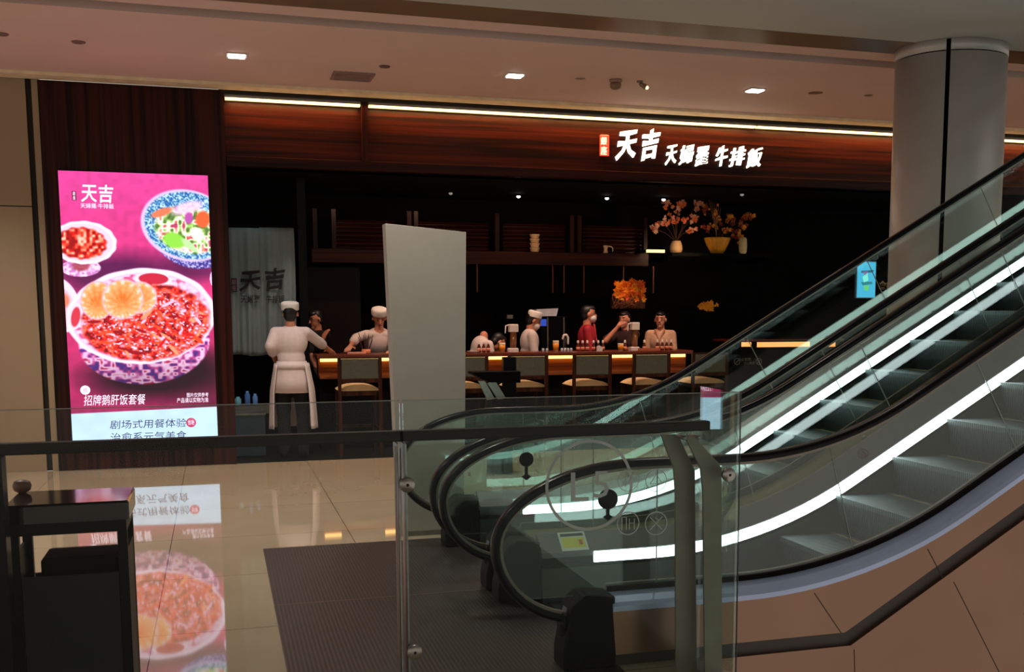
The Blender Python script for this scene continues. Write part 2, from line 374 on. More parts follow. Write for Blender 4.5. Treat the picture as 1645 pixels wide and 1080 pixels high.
MB().lathe([(.05, -.03), (.055, -.05), (.05, -.075), (.03, -.09), (.01, -.095)], (p.x, p.y, HC-.001), 20).build('dome', pm('detector_dome', (120, 92, 74), .35), t)
p = fitting_px(1028, 130); t = thing('ceiling_spotlight', 'small swivel spotlight in the ceiling beside the smoke detector', 'spotlight', (p.x, p.y, HC))
MB().lathe([(.03, 0), (.03, -.015)], (p.x, p.y, HC-.001), 16).build('base', M_dsteel, t)
MB().cap((p.x+.01, p.y, HC-.03), (p.x+.045, p.y-.02, HC-.055), .02, .025).build('head', pm('spot_head', (120, 96, 70), .4), t)
MB().ell((p.x+.06, p.y-.03, HC-.065), (.018, .018, .018)).build('lamp', em('spot_lamp', (255, 220, 150), 3), t)
# air vent
p = fitting_px(566, 122); t = thing('air_vent', 'square ceiling air vent grille, pinkish beige', 'vent', (p.x, p.y, HC))
vm = pm('vent_paint', (140, 112, 106), .6)
v = MB(); h = .19
for a in range(4):
    x0, x1, y0, y1 = [(-h, h, -h, -h+.03), (-h, h, h-.03, h), (-h, -h+.03, -h+.03, h-.03), (h-.03, h, -h+.03, h-.03)][a]
    v.box(p.x+x0, p.x+x1, p.y+y0, p.y+y1, HC-.014, HC-.001)
v.build('frame', vm, t)
v = MB()
for k in range(9):
    yy = p.y-h+.045+k*.0365; v.box(p.x-h+.03, p.x+h-.03, yy, yy+.018, HC-.011, HC-.003)
v.build('louvre', vm, t)
MB().box(p.x-h+.03, p.x+h-.03, p.y-h+.03, p.y+h-.03, HC-.003, HC-.001).build('backing', M_slot, t)

# ------------------------------------------------------------------ illuminated sign on the fascia
M_sign = em('sign_face', (255, 250, 226), 2.6)
SY = FY+.058
def sign_char(ch, px0, py0, px1, py1, lab, group=None, bold=.028, cat='sign letter'):
    o = text_px(ch, px0, py0, px1, py1, SY, depth=.04, bold=bold, shear=.22, rise=.16, name='sign_letter', mat=M_sign)
    tag(o, lab, cat, group)
sg = 'letters of the lit sign on the fascia'
sign_char('天', 988, 208, 1022, 259, 'tall lit white character of the sign, right of the red seal', sg)
sign_char('吉', 1030, 207, 1059, 260, 'second tall lit white character of the sign', sg)
for ch, x0, x1, y0, nm in [('天', 1068, 1086, 232, 'first'), ('婦', 1090, 1113, 232, 'second'), ('羅', 1116, 1137, 234, 'third')]:
    sign_char(ch, x0, y0, x1, y0+34, nm+' of the three small lit characters directly after the two tall ones', sg, .012)
for ch, x0, x1, y0, nm in [('牛', 1149, 1167, 234, 'first'), ('排', 1171, 1196, 235, 'second'), ('飯', 1199, 1223, 237, 'last')]:
    sign_char(ch, x0, y0, x1, y0+34, nm+' of the three small lit characters at the right end of the sign', sg, .012)
a, b = at(963, 217, SY), at(977, 251, SY)
t = thing('sign_seal', 'small glowing red seal plate left of the lit sign', 'sign', (a.x, SY, b.z), None)
MB().rbox(a.x, b.x, SY-.035, SY, b.z, a.z, .006).build('plate', em('seal_red', (240, 60, 34), 1.6), t)
text_px('銀', 965, 220, 975, 233, SY-.036, depth=.004, bold=.02, mat=em('seal_glow', (255, 226, 170), 2.2), parent=t, name='character')
text_px('座', 965, 235, 975, 249, SY-.036, depth=.004, bold=.02, mat=em('seal_glow', (255, 226, 170), 2.2), parent=t, name='character')

# ------------------------------------------------------------------ LED advertising screen
SCX0, SCX1, SCZ0, SCZ1 = -1.388, -.03, .195, 2.895
t = thing('led_screen', 'tall bright pink advertising screen with bowls of food, on the wood pillar', 'screen', (-.71, FY-.06, SCZ0))
MB().box(SCX0-.006, SCX1+.006, FY-.055, FY-.02, SCZ0-.006, SCZ1+.006).build('housing', M_blackg, t)
def paint(X, Y):
    """colour of the picture at photo-like picture coordinates (numpy arrays)"""
    rs = np.random.RandomState(3)
    def noise(fx, fy, seed):
        r = np.random.RandomState(seed).rand(97, 97)
        u, v_ = X*fx, Y*fy; i, j = np.floor(u).astype(int), np.floor(v_).astype(int); a, b_ = u-i, v_-j
        a = a*a*(3-2*a); b_ = b_*b_*(3-2*b_); g = lambda p, q: r[p % 97, q % 97]
        return (g(i, j)*(1-a)+g(i+1, j)*a)*(1-b_)+(g(i, j+1)*(1-a)+g(i+1, j+1)*a)*b_
    col = np.zeros(X.shape+(3,)); 
    def put(mask, c):
        c = np.array(c, float)
        m = np.clip(mask, 0, 1)[..., None]; col[:] = col*(1-m)+(c if c.ndim > 1 else c[None, None, :])*m
    def el(cx_, cy_, rx, ry, rot=0, soft=.04, wob=0):
        a = math.radians(rot); dx, dy = X-cx_, Y-cy_; u, v_ = dx*math.cos(a)+dy*math.sin(a), -dx*math.sin(a)+dy*math.cos(a)
        d = np.sqrt((u/rx)**2+(v_/ry)**2)
        if wob: d = d*(1+wob*np.cos(np.arctan2(v_/ry, u/rx)*14))
        return np.clip((1-d)/soft+.5, 0, 1)
    def ramp(n, stops):
        out = np.zeros(n.shape+(3,)); ks = [s_[0] for s_ in stops]
        for k in range(3): out[..., k] = np.interp(n, ks, [s_[1][k] for s_ in stops])
        return out
    g = np.clip((Y-280)/380, 0, 1)
    base = np.stack([220-70*np.clip(g-.55, 0, 1)*1.6-10*g, 66-34*g, 148-62*g], -1)
    base = base*(1-.38*np.clip((X-200)/150, 0, 1)*np.clip((Y-540)/70, 0, 1))[..., None]*(.94+.12*noise(.12, .12, 1))[..., None]
    put(np.ones(X.shape), base)
    # shadows under the pictured bowls belong to the picture
    put(el(190, 440, 110, 34, 0, .9)*.8, (60, 8, 62)); put(el(318, 425, 50, 22, 0, .8)*.7, (70, 10, 66)); put(el(255, 598, 112, 40, -3, .7)*.97, (28, 2, 20))
    # blue salad bowl
    body = el(305, 388, 62, 40, 18)*(Y > 375); put(body, ramp(noise(.45, .45, 2), [(.2, (52, 40, 128)), (.55, (110, 104, 190)), (.8, (196, 184, 226))]))
    put(el(300, 362, 77, 56, 14), (214, 190, 232)); put(el(302, 362, 73, 52, 14), ramp(noise(.5, .5, 4), [(.25, (40, 88, 160)), (.5, (96, 164, 206)), (.8, (196, 224, 236))]))
    sal = ramp(noise(.16, .16, 5), [(.2, (90, 120, 60)), (.38, (168, 214, 110)), (.5, (236, 240, 214)), (.62, (250, 226, 236)), (.75, (236, 130, 90)), (.9, (176, 60, 110))])
    put(el(302, 369, 57, 37, 12, .12)*1.0, sal*(.8+.4*noise(.6, .6, 6))[..., None])
    put(el(278, 385, 18, 12, 20, .3), (140, 216, 70)); put(el(303, 393, 16, 5, 40, .3), (186, 232, 160)); put(el(258, 341, 18, 6, -18, .4), (240, 120, 86))
    put(el(300, 334, 26, 10, -15, .5)*.8, (250, 206, 240)); put(el(325, 352, 12, 13, 0, .3), (238, 96, 52)); put(el(316, 376, 9, 10, 0, .3), (250, 246, 226)); put(el(302, 350, 7, 9, 0, .4), (186, 80, 170))
    # small white bowl at the left
    put(el(130, 428, 31, 14), ramp(noise(.3, .3, 7), [(.3, (200, 120, 190)), (.7, (246, 210, 240))])); put(el(130, 424, 14, 9, 0, .4)*.8, (150, 40, 60))
    put(el(134, 388, 52, 34, 4, .05, .012), (250, 228, 246)); put(el(133, 388, 47, 30, 4, .05), (242, 204, 226))
    kim = ramp(noise(.22, .22, 8), [(.25, (150, 8, 14)), (.5, (236, 30, 20)), (.68, (255, 110, 80)), (.85, (255, 190, 170))])
    put(el(131, 389, 39, 25, 5, .12, .03), kim)
    # another rim at the lower left, and a sliver at the right edge
    put(el(98, 486, 30, 46, -20, .06), (240, 214, 246)); put(el(96, 490, 24, 38, -20, .1), (236, 180, 200)); put(el(102, 480, 10, 12, 0, .4), (240, 120, 90)); put(el(345, 446, 8, 14), (240, 200, 240))
    # main bowl
    body = el(232, 548, 105, 68, -2, .03)*(Y > 500)
    pat = ramp(noise(.16, .2, 9), [(.2, (80, 40, 130)), (.38, (200, 70, 140)), (.55, (236, 176, 226)), (.75, (250, 210, 240)), (.9, (190, 30, 80))])
    put(body, pat*(1-.35*np.clip((Y-560)/60, 0, 1))[..., None])
    put(el(227, 506, 119, 77, -2, .025, .006), (252, 226, 250)); put(el(227, 507, 112, 71, -2, .03), (238, 188, 226))
    ring = ramp(noise(.2, .2, 10), [(.25, (206, 60, 110)), (.45, (240, 180, 216)), (.75, (248, 214, 240))]); put(el(227, 507, 109, 69, -2, .03)*.8, ring)
    put(el(245, 448, 30, 12, 3, .1), (250, 220, 240)); put(el(245, 446, 24, 9, 3, .1), (196, 30, 60)); put(el(122, 505, 11, 22, 8, .1), (250, 210, 236)); put(el(122, 506, 7, 16, 8, .2), (206, 50, 70))
    meat = ramp(noise(.13, .15, 11)*.55+noise(.3, .34, 12)*.45, [(.2, (110, 4, 16)), (.38, (196, 14, 26)), (.5, (246, 44, 30)), (.62, (255, 104, 66)), (.72, (250, 90, 110)), (.85, (255, 186, 220))])
    put(el(234, 516, 103, 62, -2, .07, .015), meat*(.75+.5*noise(.9, .9, 13))[..., None])
    sp = noise(.8, .7, 14); put(el(240, 520, 92, 54, 0, .1)*np.clip((noise(.34, .5, 14)-.74)/.06, 0, 1), (255, 206, 236))
    rs2 = np.random.RandomState(11)
    for _k in range(46):
        an, rr_ = rs2.rand()*6.28, rs2.rand()**.5; put(el(238+92*rr_*math.cos(an), 520+52*rr_*math.sin(an), 4+10*rs2.rand(), 1.4+2.2*rs2.rand(), -60+120*rs2.rand(), .4), [(214, 10, 24), (255, 70, 36), (255, 150, 110), (250, 190, 226), (150, 4, 20)][_k % 5])
    for (cx_, cy_, rx, ry) in [(156, 480, 25, 29), (222, 476, 27, 24), (196, 478, 31, 30)]:
        dd = np.sqrt(((X-cx_)/rx)**2+((Y-cy_)/ry)**2)
        put(el(cx_, cy_, rx+2, ry+2, 0, .08), (240, 170, 190)); put(el(cx_, cy_, rx, ry, 0, .08), ramp(np.clip(dd*.8+.35*noise(.3, .3, 15)-.1+.10*np.cos(np.arctan2(Y-cy_-12, X-cx_)*16), 0, 1), [(.05, (250, 110, 40)), (.5, (252, 150, 84)), (.8, (250, 176, 120)), (.95, (248, 214, 206))]))
    # white caption band
    yb = 662-(X-118)*.035
    band = np.clip((Y-yb)/1.2, 0, 1); put(band, np.stack([196+0*X, 226+0*X, 250+0*X], -1)*(.96+.06*noise(.05, .08, 16))[..., None])
    return np.clip(col, 0, 255)
def build_screen():
    nx, ny = 236, 450
    U, V = np.meshgrid(np.linspace(0, 1, nx+1), np.linspace(0, 1, ny+1))
    TL, TR, BL, BR = np.array((94, 275.)), np.array((333, 283.)), np.array((119, 724.)), np.array((352, 720.))
    P = ((1-U)*(1-V))[..., None]*TL+(U*(1-V))[..., None]*TR+((1-U)*V)[..., None]*BL+(U*V)[..., None]*BR
    col = paint(P[..., 0], P[..., 1])/255.0
    lin = np.where(col <= .04045, col/12.92, ((col+.055)/1.055)**2.4)
    off = parent_world(t)
    xs = SCX0+U*(SCX1-SCX0)-off.x; zs = SCZ1-V*(SCZ1-SCZ0)-off.z; ys = np.full(xs.shape, FY-.058-off.y)
    n0 = (nx+1)*(ny+1)
    v_ = np.stack([xs, ys, zs], -1).reshape(-1, 3)
    i = np.arange(ny)[:, None]*(nx+1)+np.arange(nx)[None, :]
    f_ = np.stack([i, i+nx+1, i+nx+2, i+1], -1).reshape(-1, 4)
    me = bpy.data.meshes.new('picture'); me.vertices.add(len(v_)); me.vertices.foreach_set('co', v_.ravel().astype(np.float32))
    me.loops.add(len(f_)*4); me.loops.foreach_set('vertex_index', f_.ravel().astype(np.int32))
    me.polygons.add(len(f_)); me.polygons.foreach_set('loop_start', (np.arange(len(f_))*4).astype(np.int32)); me.update(calc_edges=True)
    ca = me.color_attributes.new('picture', 'FLOAT_COLOR', 'POINT')
    ca.data.foreach_set('color', np.concatenate([lin.reshape(-1, 3), np.ones((n0, 1))], 1).ravel().astype(np.float32))
    m = bpy.data.materials.new('screen_picture'); m.use_nodes = True; nt = m.node_tree; b_ = nt.nodes['Principled BSDF']
    at_ = nt.nodes.new('ShaderNodeAttribute'); at_.attribute_name = 'picture'
    nt.links.new(at_.outputs['Color'], b_.inputs['Emission Color']); b_.inputs['Emission Strength'].default_value = 1.35
    b_.inputs['Base Color'].default_value = (.01, .01, .01, 1); b_.inputs['Roughness'].default_value = .5
    me.materials.append(m); o = bpy.data.objects.new('picture', me); C.objects.link(o); o.parent = t
build_screen()
TY = FY-.059
M_tw = em('screen_white', (255, 236, 255), 1.4); M_tb = em('screen_ink', (36, 34, 110), .8); M_tr = em('screen_red', (206, 60, 110), 1.1); M_td = em('screen_maroon', (120, 10, 70), 1)
def st(body, a, b_, c_, d, mat, bold=.0, shear=0): return text_px(body, a, b_, c_, d, TY, depth=.002, bold=bold, shear=shear, mat=mat, parent=t, name='caption')
st('天', 129, 297, 156, 325, M_tw, .015, .1); st('吉', 158, 297, 183, 326, M_tw, .02, .1); st('天婦羅·牛排飯', 129, 327, 183, 335, M_tw, 0)
a, b = at(115, 307, TY), at(123, 322, TY); MB().box(a.x, b.x, TY-.002, TY, b.z, a.z).build('seal', M_td, t); text_px('銀\n座', 116.5, 308, 121.5, 321, TY-.002, depth=.002, mat=M_tw, parent=t, name='seal_text')
st('招牌鹅肝饭套餐', 134, 634, 234, 651, M_tw, .0, .15); st('图片仅供参考', 300, 631, 335, 638, M_tw); st('产品请以实物为准', 284, 639, 335, 647, M_tw)
a = at(137, 627, TY); MB().lathe([(.045, -.002), (.045, 0)], a, 24, axis='y').build('emblem', M_tw, t); text_px('招', 133.5, 623.5, 140.5, 630.5, TY-.002, depth=.002, mat=M_tr, parent=t, name='emblem_text')
st('剧场式用餐体验', 176, 674, 300, 688, M_tb, .0, .1); st('治愈系元气美食', 177, 694, 300, 709, M_tb, .0, .1)
a = at(307, 679, TY); MB().lathe([(.048, -.002), (.048, 0)], a, 24, axis='y').build('emblem', M_tr, t); text_px('惊艳', 301.5, 675, 312.5, 683, TY-.002, depth=.002, mat=M_tw, parent=t, name='emblem_text')

# ------------------------------------------------------------------ ribbed floor plate of the escalator landing
p0 = (.24, 4.62); 
t = thing('landing_plate', 'dark ribbed metal floor plate in front of the escalators', 'floor plate', (.24, 7.66, 0))
X1 = 1.66
for (y0, y1) in [(4.32, 6.14), (6.155, 7.66)]:
    MB().box(.24, X1, y0, y1, 0, .004).build('plate_section', M_mat, t)
MB().box(.24, X1, 6.14, 6.155, 0, .005).build('joint_bar', pm('joint_brass', (110, 96, 84), .3, metal=.8), t)

# ================================================================== ESCALATORS
XC, RR, TH = 2.245, 2.77, math.radians(30)
def ept(tt, h):                          # point of the curve offset h from the step line at parameter tt
    if tt <= 0: return (XC+tt, h)
    La = RR*TH
    if tt < La: a = tt/RR; return (XC+(RR-h)*math.sin(a), RR-(RR-h)*math.cos(a))
    l = tt-La; return (XC+(RR-h)*math.sin(TH)+l*math.cos(TH), RR-(RR-h)*math.cos(TH)+l*math.sin(TH))
def tparams(t0, t1):
    La = RR*TH; ts = [t0]
    if t0 < 0 < t1: ts.append(0)
    for k in range(1, 13):
        a = La*k/12
        if t0 < a < t1: ts.append(a)
    if t1 > La:
        k = La+1.0
        while k < t1:
            if k > t0: ts.append(k)
            k += 1.0
    ts.append(t1); return sorted(set(ts))
def sweep(mb, cs, t0, t1, mi=0, smooth=False, x0=None):
    ts = tparams(t0, t1); n = len(cs); v = []
    for tt in ts:
        for (y, h) in cs: x, z = ept(tt, h); v.append((x, y, z))
    f = [(k*n+i, k*n+(i+1) % n, k*n+n+(i+1) % n, k*n+n+i) for k in range(len(ts)-1) for i in range(n)]
    f += [tuple(range(n-1, -1, -1)), tuple(range((len(ts)-1)*n, len(ts)*n))]
    return mb.add(v, f, smooth, mi)
TEND = 7.6
def loop_path(h):
    """newel loop of the handrail, from the entry box round to the flat run (h = offset of the line from the handrail top line)"""
    pts = []
    for k in range(0, 13):               # lower quarter
        a = math.radians(-90-90*k/12); pts.append((1.52+(.425-h)*math.cos(a), .565+(.365-h)*math.sin(a)))
    for k in range(1, 15):
        a = math.radians(180-90*k/14); pts.append((1.78+(.685-h)*math.cos(a), .565+(.365-h)*math.sin(a)))
    return pts
M_deckO = pm('bluelit_deck_aluminium', (158, 172, 204), .3, metal=.35, scale=2)  # bluish light reflected by the metal is put into its colour
M_deckI = pm('inner_deck_grey', (104, 100, 100), .4, metal=.5, scale=4)
M_skirt = pm('skirt_satin', (66, 70, 66), .38, metal=.7, scale=3)
M_brown = pm('cladding_bronze', (134, 104, 86), .26, metal=.8, scale=1.2, var=.1)
M_recess = pm('recess_shade', (44, 34, 30), .5)  # dark colour stands in for the shade of the cladding recess
M_olive = pm('centre_deck_olive', (112, 104, 66), .38, metal=.6, scale=2)
M_comb = pm('comb_plate', (70, 74, 72), .4, metal=.7)
def entry_box(par, g):
    mb = MB()
    prof = [(1.40, .09), (1.44, .30), (1.50, .345), (1.64, .33), (1.645, .004), (1.40, .004)]
    mb.prism(prof, g-.085, g+.085, 'y'); o = mb.build('entry_box', pm('entry_black', (8, 7, 13), .45, spec=.1), par, bevel=.012)
    MB().prism([(1.415, .20), (1.436, .275), (1.431, .277), (1.410, .202)], g-.03, g+.03, 'y').build('sensor_plate', pm('sensor_plate', (96, 96, 108), .35, metal=.5), o)
    MB().lathe([(.055, -.012), (.06, 0)], (1.42, g, .20), 18, axis='x').build('handrail_collar', M_rubber, o)
def balustrade(par, g, s, led, seams):
    """g: centre line; s: +1 when the steps lie on the +Y side; one glass wall with its handrail"""
    # handrail
    path = [((x, z), 'l') for x, z in loop_path(.018)]
    ring = []; P2 = [q for q, _ in path]
    ts = [tt for tt in tparams(-.44, TEND)]
    P2 += [ept(tt, .912) for tt in ts[1:]]
    mb = MB(); n = 12; v = []
    for i, (x, z) in enumerate(P2):
        xa, za = P2[max(0, i-1)]; xb, zb = P2[min(len(P2)-1, i+1)]; d = Vector((xb-xa, zb-za)).normalized(); nx_, nz_ = -d.y, d.x
        for k in range(n):
            a = 2*math.pi*k/n; yy = .039*math.copysign(abs(math.cos(a))**.7, math.cos(a)); hh = .019*math.copysign(abs(math.sin(a))**.8, math.sin(a))
            v.append((x+nx_*hh, g+yy, z+nz_*hh))
    f = [(k*n+i, k*n+(i+1) % n, k*n+n+(i+1) % n, k*n+n+i) for k in range(len(P2)-1) for i in range(n)]+[tuple(range(n-1, -1, -1)), tuple(range((len(P2)-1)*n, len(P2)*n))]
    mb.add(v, f, True); mb.build('handrail', M_rubber, par)
    # chrome guide under the handrail
    Pg = loop_path(.042)+[ept(tt, .888) for tt in ts[1:]]
    mb = MB(); v = []
    for i, (x, z) in enumerate(Pg):
        xa, za = Pg[max(0, i-1)]; xb, zb = Pg[min(len(Pg)-1, i+1)]; d = Vector((xb-xa, zb-za)).normalized(); nx_, nz_ = -d.y*.006, d.x*.006
        v += [(x+nx_, g-.016, z+nz_), (x+nx_, g+.016, z+nz_), (x-nx_, g+.016, z-nz_), (x-nx_, g-.016, z-nz_)]
    f = [(k*4+i, k*4+(i+1) % 4, k*4+4+(i+1) % 4, k*4+4+i) for k in range(len(Pg)-1) for i in range(4)]+[(3, 2, 1, 0), tuple(range(len(v)-4, len(v)))]
    mb.add(v, f); mb.build('handrail_guide', M_dsteel, par)
    # glass: newel piece, then panels
    lp = [q for q in loop_path(.046) if q[1] > .33]
    poly = [(lp[0][0], .325)]+lp+[ept(seams[0]-.003, .884), ept(seams[0]-.003, .32)]
    if seams[0] > -.4: poly = [(lp[0][0], .325)]+lp+[ept(k, .884) for k in tparams(-.40, seams[0]-.003)]+[ept(k, .32) for k in tparams(-.40, seams[0]-.003)[::-1]]
    MB().prism(poly, g-.006, g+.006, 'y').build('glass_panel', M_bglass, par)
    for a, b_ in zip(seams[:-1], seams[1:]):
        sweep(MB(), [(g-.006, .32), (g+.006, .32), (g+.006, .884), (g-.006, .884)], a+.003, b_-.003).build('glass_panel', M_bglass, par)
    for a in seams[:-1]:
        sweep(MB(), [(g-.003, .33), (g+.003, .33), (g+.003, .88), (g-.003, .88)], a-.002, a+.002).build('glass_joint', pm('joint_seal', (120, 124, 118), .5), par)
    # inner deck, light strip, rubber line, skirt
    y = lambda q: g+s*q
    T0 = XC-1.63; 
    sweep(MB(), [(y(.010), .365), (y(.03), .365), (y(.135), .278), (y(.135), .25), (y(.010), .25)], -T0, TEND).build('inner_deck', M_deckI, par)
    sweep(MB(), [(y(.128), .214), (y(.126), .272), (y(.142), .272), (y(.148), .214)], -.32, TEND).build('light_strip', led, par)
    sweep(MB(), [(y(.12), .214), (y(.150), .214), (y(.150), .195), (y(.12), .195)], -T0, TEND).build('brush_strip', M_black, par)
    sweep(MB(), [(y(.12), .195), (y(.145), .195), (y(.145), -.12), (y(.12), -.12)], -T0, TEND).build('skirt_panel', M_skirt, par)
    entry_box(par, g)
def steps(par, y0, y1, n, x0, z0):
    for k in range(n):
        xa, za = x0+k*.37, z0+k*.2136
        zb = za-.2136 if k else .08
        mb = MB(); dx = .37
        # riser bulges forward slightly like a real step riser
        pr_ = [(xa, za), (xa+dx+.05, za), (xa+dx+.05, za-.05), (xa+.06, zb-.02), (xa+.035, zb), (xa+.012, zb+.07), (xa+.0, zb+.15)]
        o = MB().prism([(xa, za), (xa+dx+.02, za), (xa+dx+.02, za-.03), (xa+.004, za-.03)], y0, y1, 'y').build('step', M_tread, par)
        MB().prism([(xa+.004, za-.03), (xa+.05, za-.03), (xa+.07, zb-.02), (xa+.045, zb-.02), (xa+.018, zb+.08)], y0, y1, 'y').build('riser', M_riser, o)
        MB().box(xa+dx-.035, xa+dx-.02, y0, y1, za, za+.0025).build('edge_line', pm('step_yellow', (120, 104, 60), .6), o)
def escalator(label, g1, g2, led_n, led_f, outer_near):
    par = thing('escalator', label, 'escalator', (1.4, (g1+g2)/2, 0))
    seams = [-.38+k*1.12 for k in range(8)]
    balustrade(par, g1, 1, led_n, seams); balustrade(par, g2, -1, led_f, [q+.10 for q in seams])
    y0, y1 = g1+.147, g2-.147
    sweep(MB(), [(y0, -.14), (y1, -.14), (y1, -.12), (y0, -.12)], -.6, TEND).build('step_bed', M_black, par)
    MB().box(1.66, 2.30, y0, y1, -.1, .012).build('comb_plate', M_comb, par)
    MB().box(2.30, 2.68, y0, y1, -.06, .010).build('step', M_tread, par)
    MB().box(2.682, 3.06, y0, y1, -.06, .085).build('step', M_tread, par)
    steps(par, y0+.004, y1-.004, 14, 3.04, .295)
    # comb teeth
    mb = MB(); k = y0+.02; mb.box(2.26, 2.285, y0, y1, .011, .015)
    while k < y1-.02: mb.box(2.27, 2.31, k, k+.006, .012, .017); k += .03
    mb.build('comb_teeth', pm('comb_yellow', (150, 132, 60), .5), par)
    return par
G1, G2, G3, G4 = 4.68, 5.89, 6.18, 7.40
e1 = escalator('nearer escalator rising to the right, its glass, handrails and lit steps in front', G1, G2, M_led, M_led, True)
e2 = escalator('farther escalator rising to the right, behind the nearer one', G3, G4, M_led2, M_led, False)
sweep(MB(), [(4.664, .334), (4.672, .334), (4.672, .356), (4.664, .356)], -.62, TEND).build('glazing_gasket', M_black, e1)
# outer deck and cladding of the near escalator (towards the viewer)
sweep(MB(), [(4.585, .262), (4.585, .285), (4.60, .30), (4.67, .335), (4.67, .25)], -.62, TEND).build('outer_deck', M_deckO, e1)
def clad_poly(zf, k, sl, top):
    pts = [(1.64, zf), (k, zf), (k+5.2, zf+5.2*math.tan(TH))]
    ts = tparams(-.62, TEND)[::-1]
    tp = [ept(q, top) for q in ts if ept(q, top)[0] < k+5.2]
    return pts+tp
MB().prism(clad_poly(.062, 2.80, 0, .262), 4.592, 4.65, 'y').build('cladding_panel', M_brown, e1)
MB().prism([(1.65, -.01), (2.84, -.01), (8.04, 5.2*math.tan(TH)-.01), (8.0, 5.2*math.tan(TH)+.06), (2.80, .062), (1.65, .062)], 4.63, 4.66, 'y').build('shadow_gap', M_recess, e1)
MB().prism([(1.65, -1.8), (9.2, -1.8), (9.2, 3.6), (8.04, 5.2*math.tan(TH)-.01), (2.84, -.01), (1.65, -.01)], 4.605, 4.66, 'y').build('under_panel', M_brown, e1)
sm = MB()
def seam_line(x0, z0, x1, z1, y): 
    d = Vector((x1-x0, z1-z0)).normalized()*.0022; sm.prism([(x0-d.y, z0+d.x), (x0+d.y, z0-d.x), (x1+d.y, z1-d.x), (x1-d.y, z1+d.x)], y-.001, y+.002, 'y')
for (pa, pb) in [((1308, 953), (1351, 1017)), ((1490, 882), (1515, 930))]:
    a, b = at(*pa, 4.592), at(*pb, 4.592); seam_line(a.x, a.z, b.x, b.z, 4.592)
for (pa, pb) in [((1532, 935), (1605, 1080)), ((1645, 985), (1700, 1090)), ((1372, 1044), (1373, 1080))]:
    a, b = at(*pa, 4.605), at(*pb, 4.605); seam_line(a.x, a.z, b.x, b.z, 4.605)
sm.build('panel_joint', M_seam, e1)
# centre deck between the escalators
t = e1
sweep(MB(), [(G2+.012, .25), (G3-.012, .25), (G3-.012, .33), (G2+.012, .33)], -.62, TEND).build('centre_deck', M_olive, t)
sweep(MB(), [(G2+.012, -.1), (G3-.012, -.1), (G3-.012, .249), (G2+.012, .249)], -.60, TEND).build('centre_truss', M_black, t)
for k in range(5):
    for dd in (-.12, .12):
        tt = .5+k*1.12+dd; x, z = ept(tt, .335); MB().lathe([(.014, 0), (.014, .02), (.008, .026)], (x, G2+.05, z), 10).build('bolt', M_steel, t)
# far side deck of the far escalator
sweep(MB(), [(G4+.012, .25), (G4+.1, .25), (G4+.1, .29), (G4+.012, .335)], -.62, TEND).build('outer_deck', M_deckO, e2)
MB().prism([(1.66, 0.006)]+[(2.9, .006), (8.0, 5.1*math.tan(TH))]+[ept(q, .25) for q in tparams(-.58, 6.6)[::-1]], G4+.03, G4+.09, 'y').build('cladding_panel', M_dsteel, e2)
# stickers and symbols on the near escalator's far deck
def deck_sticker(px, py, label_mat, name, w_, h_, par):
    p = at(px, py, G2-.135)
    MB().box(p.x-w_/2, p.x+w_/2, G2-.139, G2-.1355, p.z-h_/2, p.z+h_/2).build(name, label_mat, par)
p = at(921, 879, G2-.10)
st_ = thing('warning_sticker', 'yellow and white warning sticker on the inner deck of the nearer escalator', 'sticker', (p.x, p.y, .30))
def tilt(mb_pts):
    return mb_pts
def deckpt(x, q, lift=.001):     # point on the sloped inner deck of G2: q 0 (glass side) .. 1 (step side)
    y = G2-(.03+.105*q); h = .365-.087*q; return (x, y-lift*.58, h+lift*.8)
xa, xb = at(900, 879, G2-.09).x, at(943, 879, G2-.09).x
def deck_quad(x0, x1, q0, q1, lift, name, mat, par):
    b0 = [deckpt(x0, q1, lift), deckpt(x1, q1, lift), deckpt(x1, q0, lift), deckpt(x0, q0, lift)]; b1 = [deckpt(x0, q1, 0.0003), deckpt(x1, q1, .0003), deckpt(x1, q0, .0003), deckpt(x0, q0, .0003)]
    return MB().add(b0+b1, [(0, 1, 2, 3), (4, 7, 6, 5), (0, 4, 5, 1), (1, 5, 6, 2), (2, 6, 7, 3), (3, 7, 4, 0)]).build(name, mat, par)
deck_quad(xa, xb, .0, .95, .001, 'backing', pm('sticker_white', (200, 204, 190), .5), st_)
deck_quad(xa+.012, xb-.012, .3, .8, .0016, 'yellow_field', pm('sticker_yellow', (206, 202, 70), .5), st_)
deck_quad(xa+.012, xb-.012, .08, .22, .0016, 'text_band', pm('sticker_ink', (40, 44, 40), .5), st_)
deck_quad(xb-.045, xb-.025, .42, .68, .002, 'red_mark', pm('sticker_red', (200, 96, 60), .5), st_)

# pictogram and lettering on the inclined grey deck
a = at(1392, 737, G2-.11)
sg_ = thing('deck_symbol', 'small dark round pictogram on the grey inclined deck of the nearer escalator', 'sticker', tuple(a))
def on_incline(tt, q, lift):
    h = .365-.087*q; x, z = ept(tt, h); y = G2-(.03+.105*q)
    return Vector((x-math.sin(TH)*lift*.8, y-lift*.58, z+math.cos(TH)*lift*.8))
ts_ = min([(abs(ept(k*.01, .305)[0]-a.x), k*.01) for k in range(600)])[1]
mb = MB(); n = 24; v = []
for (r0, l) in ((.034, .0015), (.027, .0015)):
    for i in range(n): an = 2*math.pi*i/n; v.append(on_incline(ts_+r0*math.cos(an), .5+r0*math.sin(an)/.136, l))
for (r0, l) in ((.034, .0002), (.027, .0002)):
    for i in range(n): an = 2*math.pi*i/n; v.append(on_incline(ts_+r0*math.cos(an), .5+r0*math.sin(an)/.136, l))
f = []
for i in range(n): j = (i+1) % n; f += [(i, j, n+j, n+i), (2*n+i, 3*n+i, 3*n+j, 2*n+j), (i, 2*n+i, 2*n+j, j), (n+i, n+j, 3*n+j, 3*n+i)]
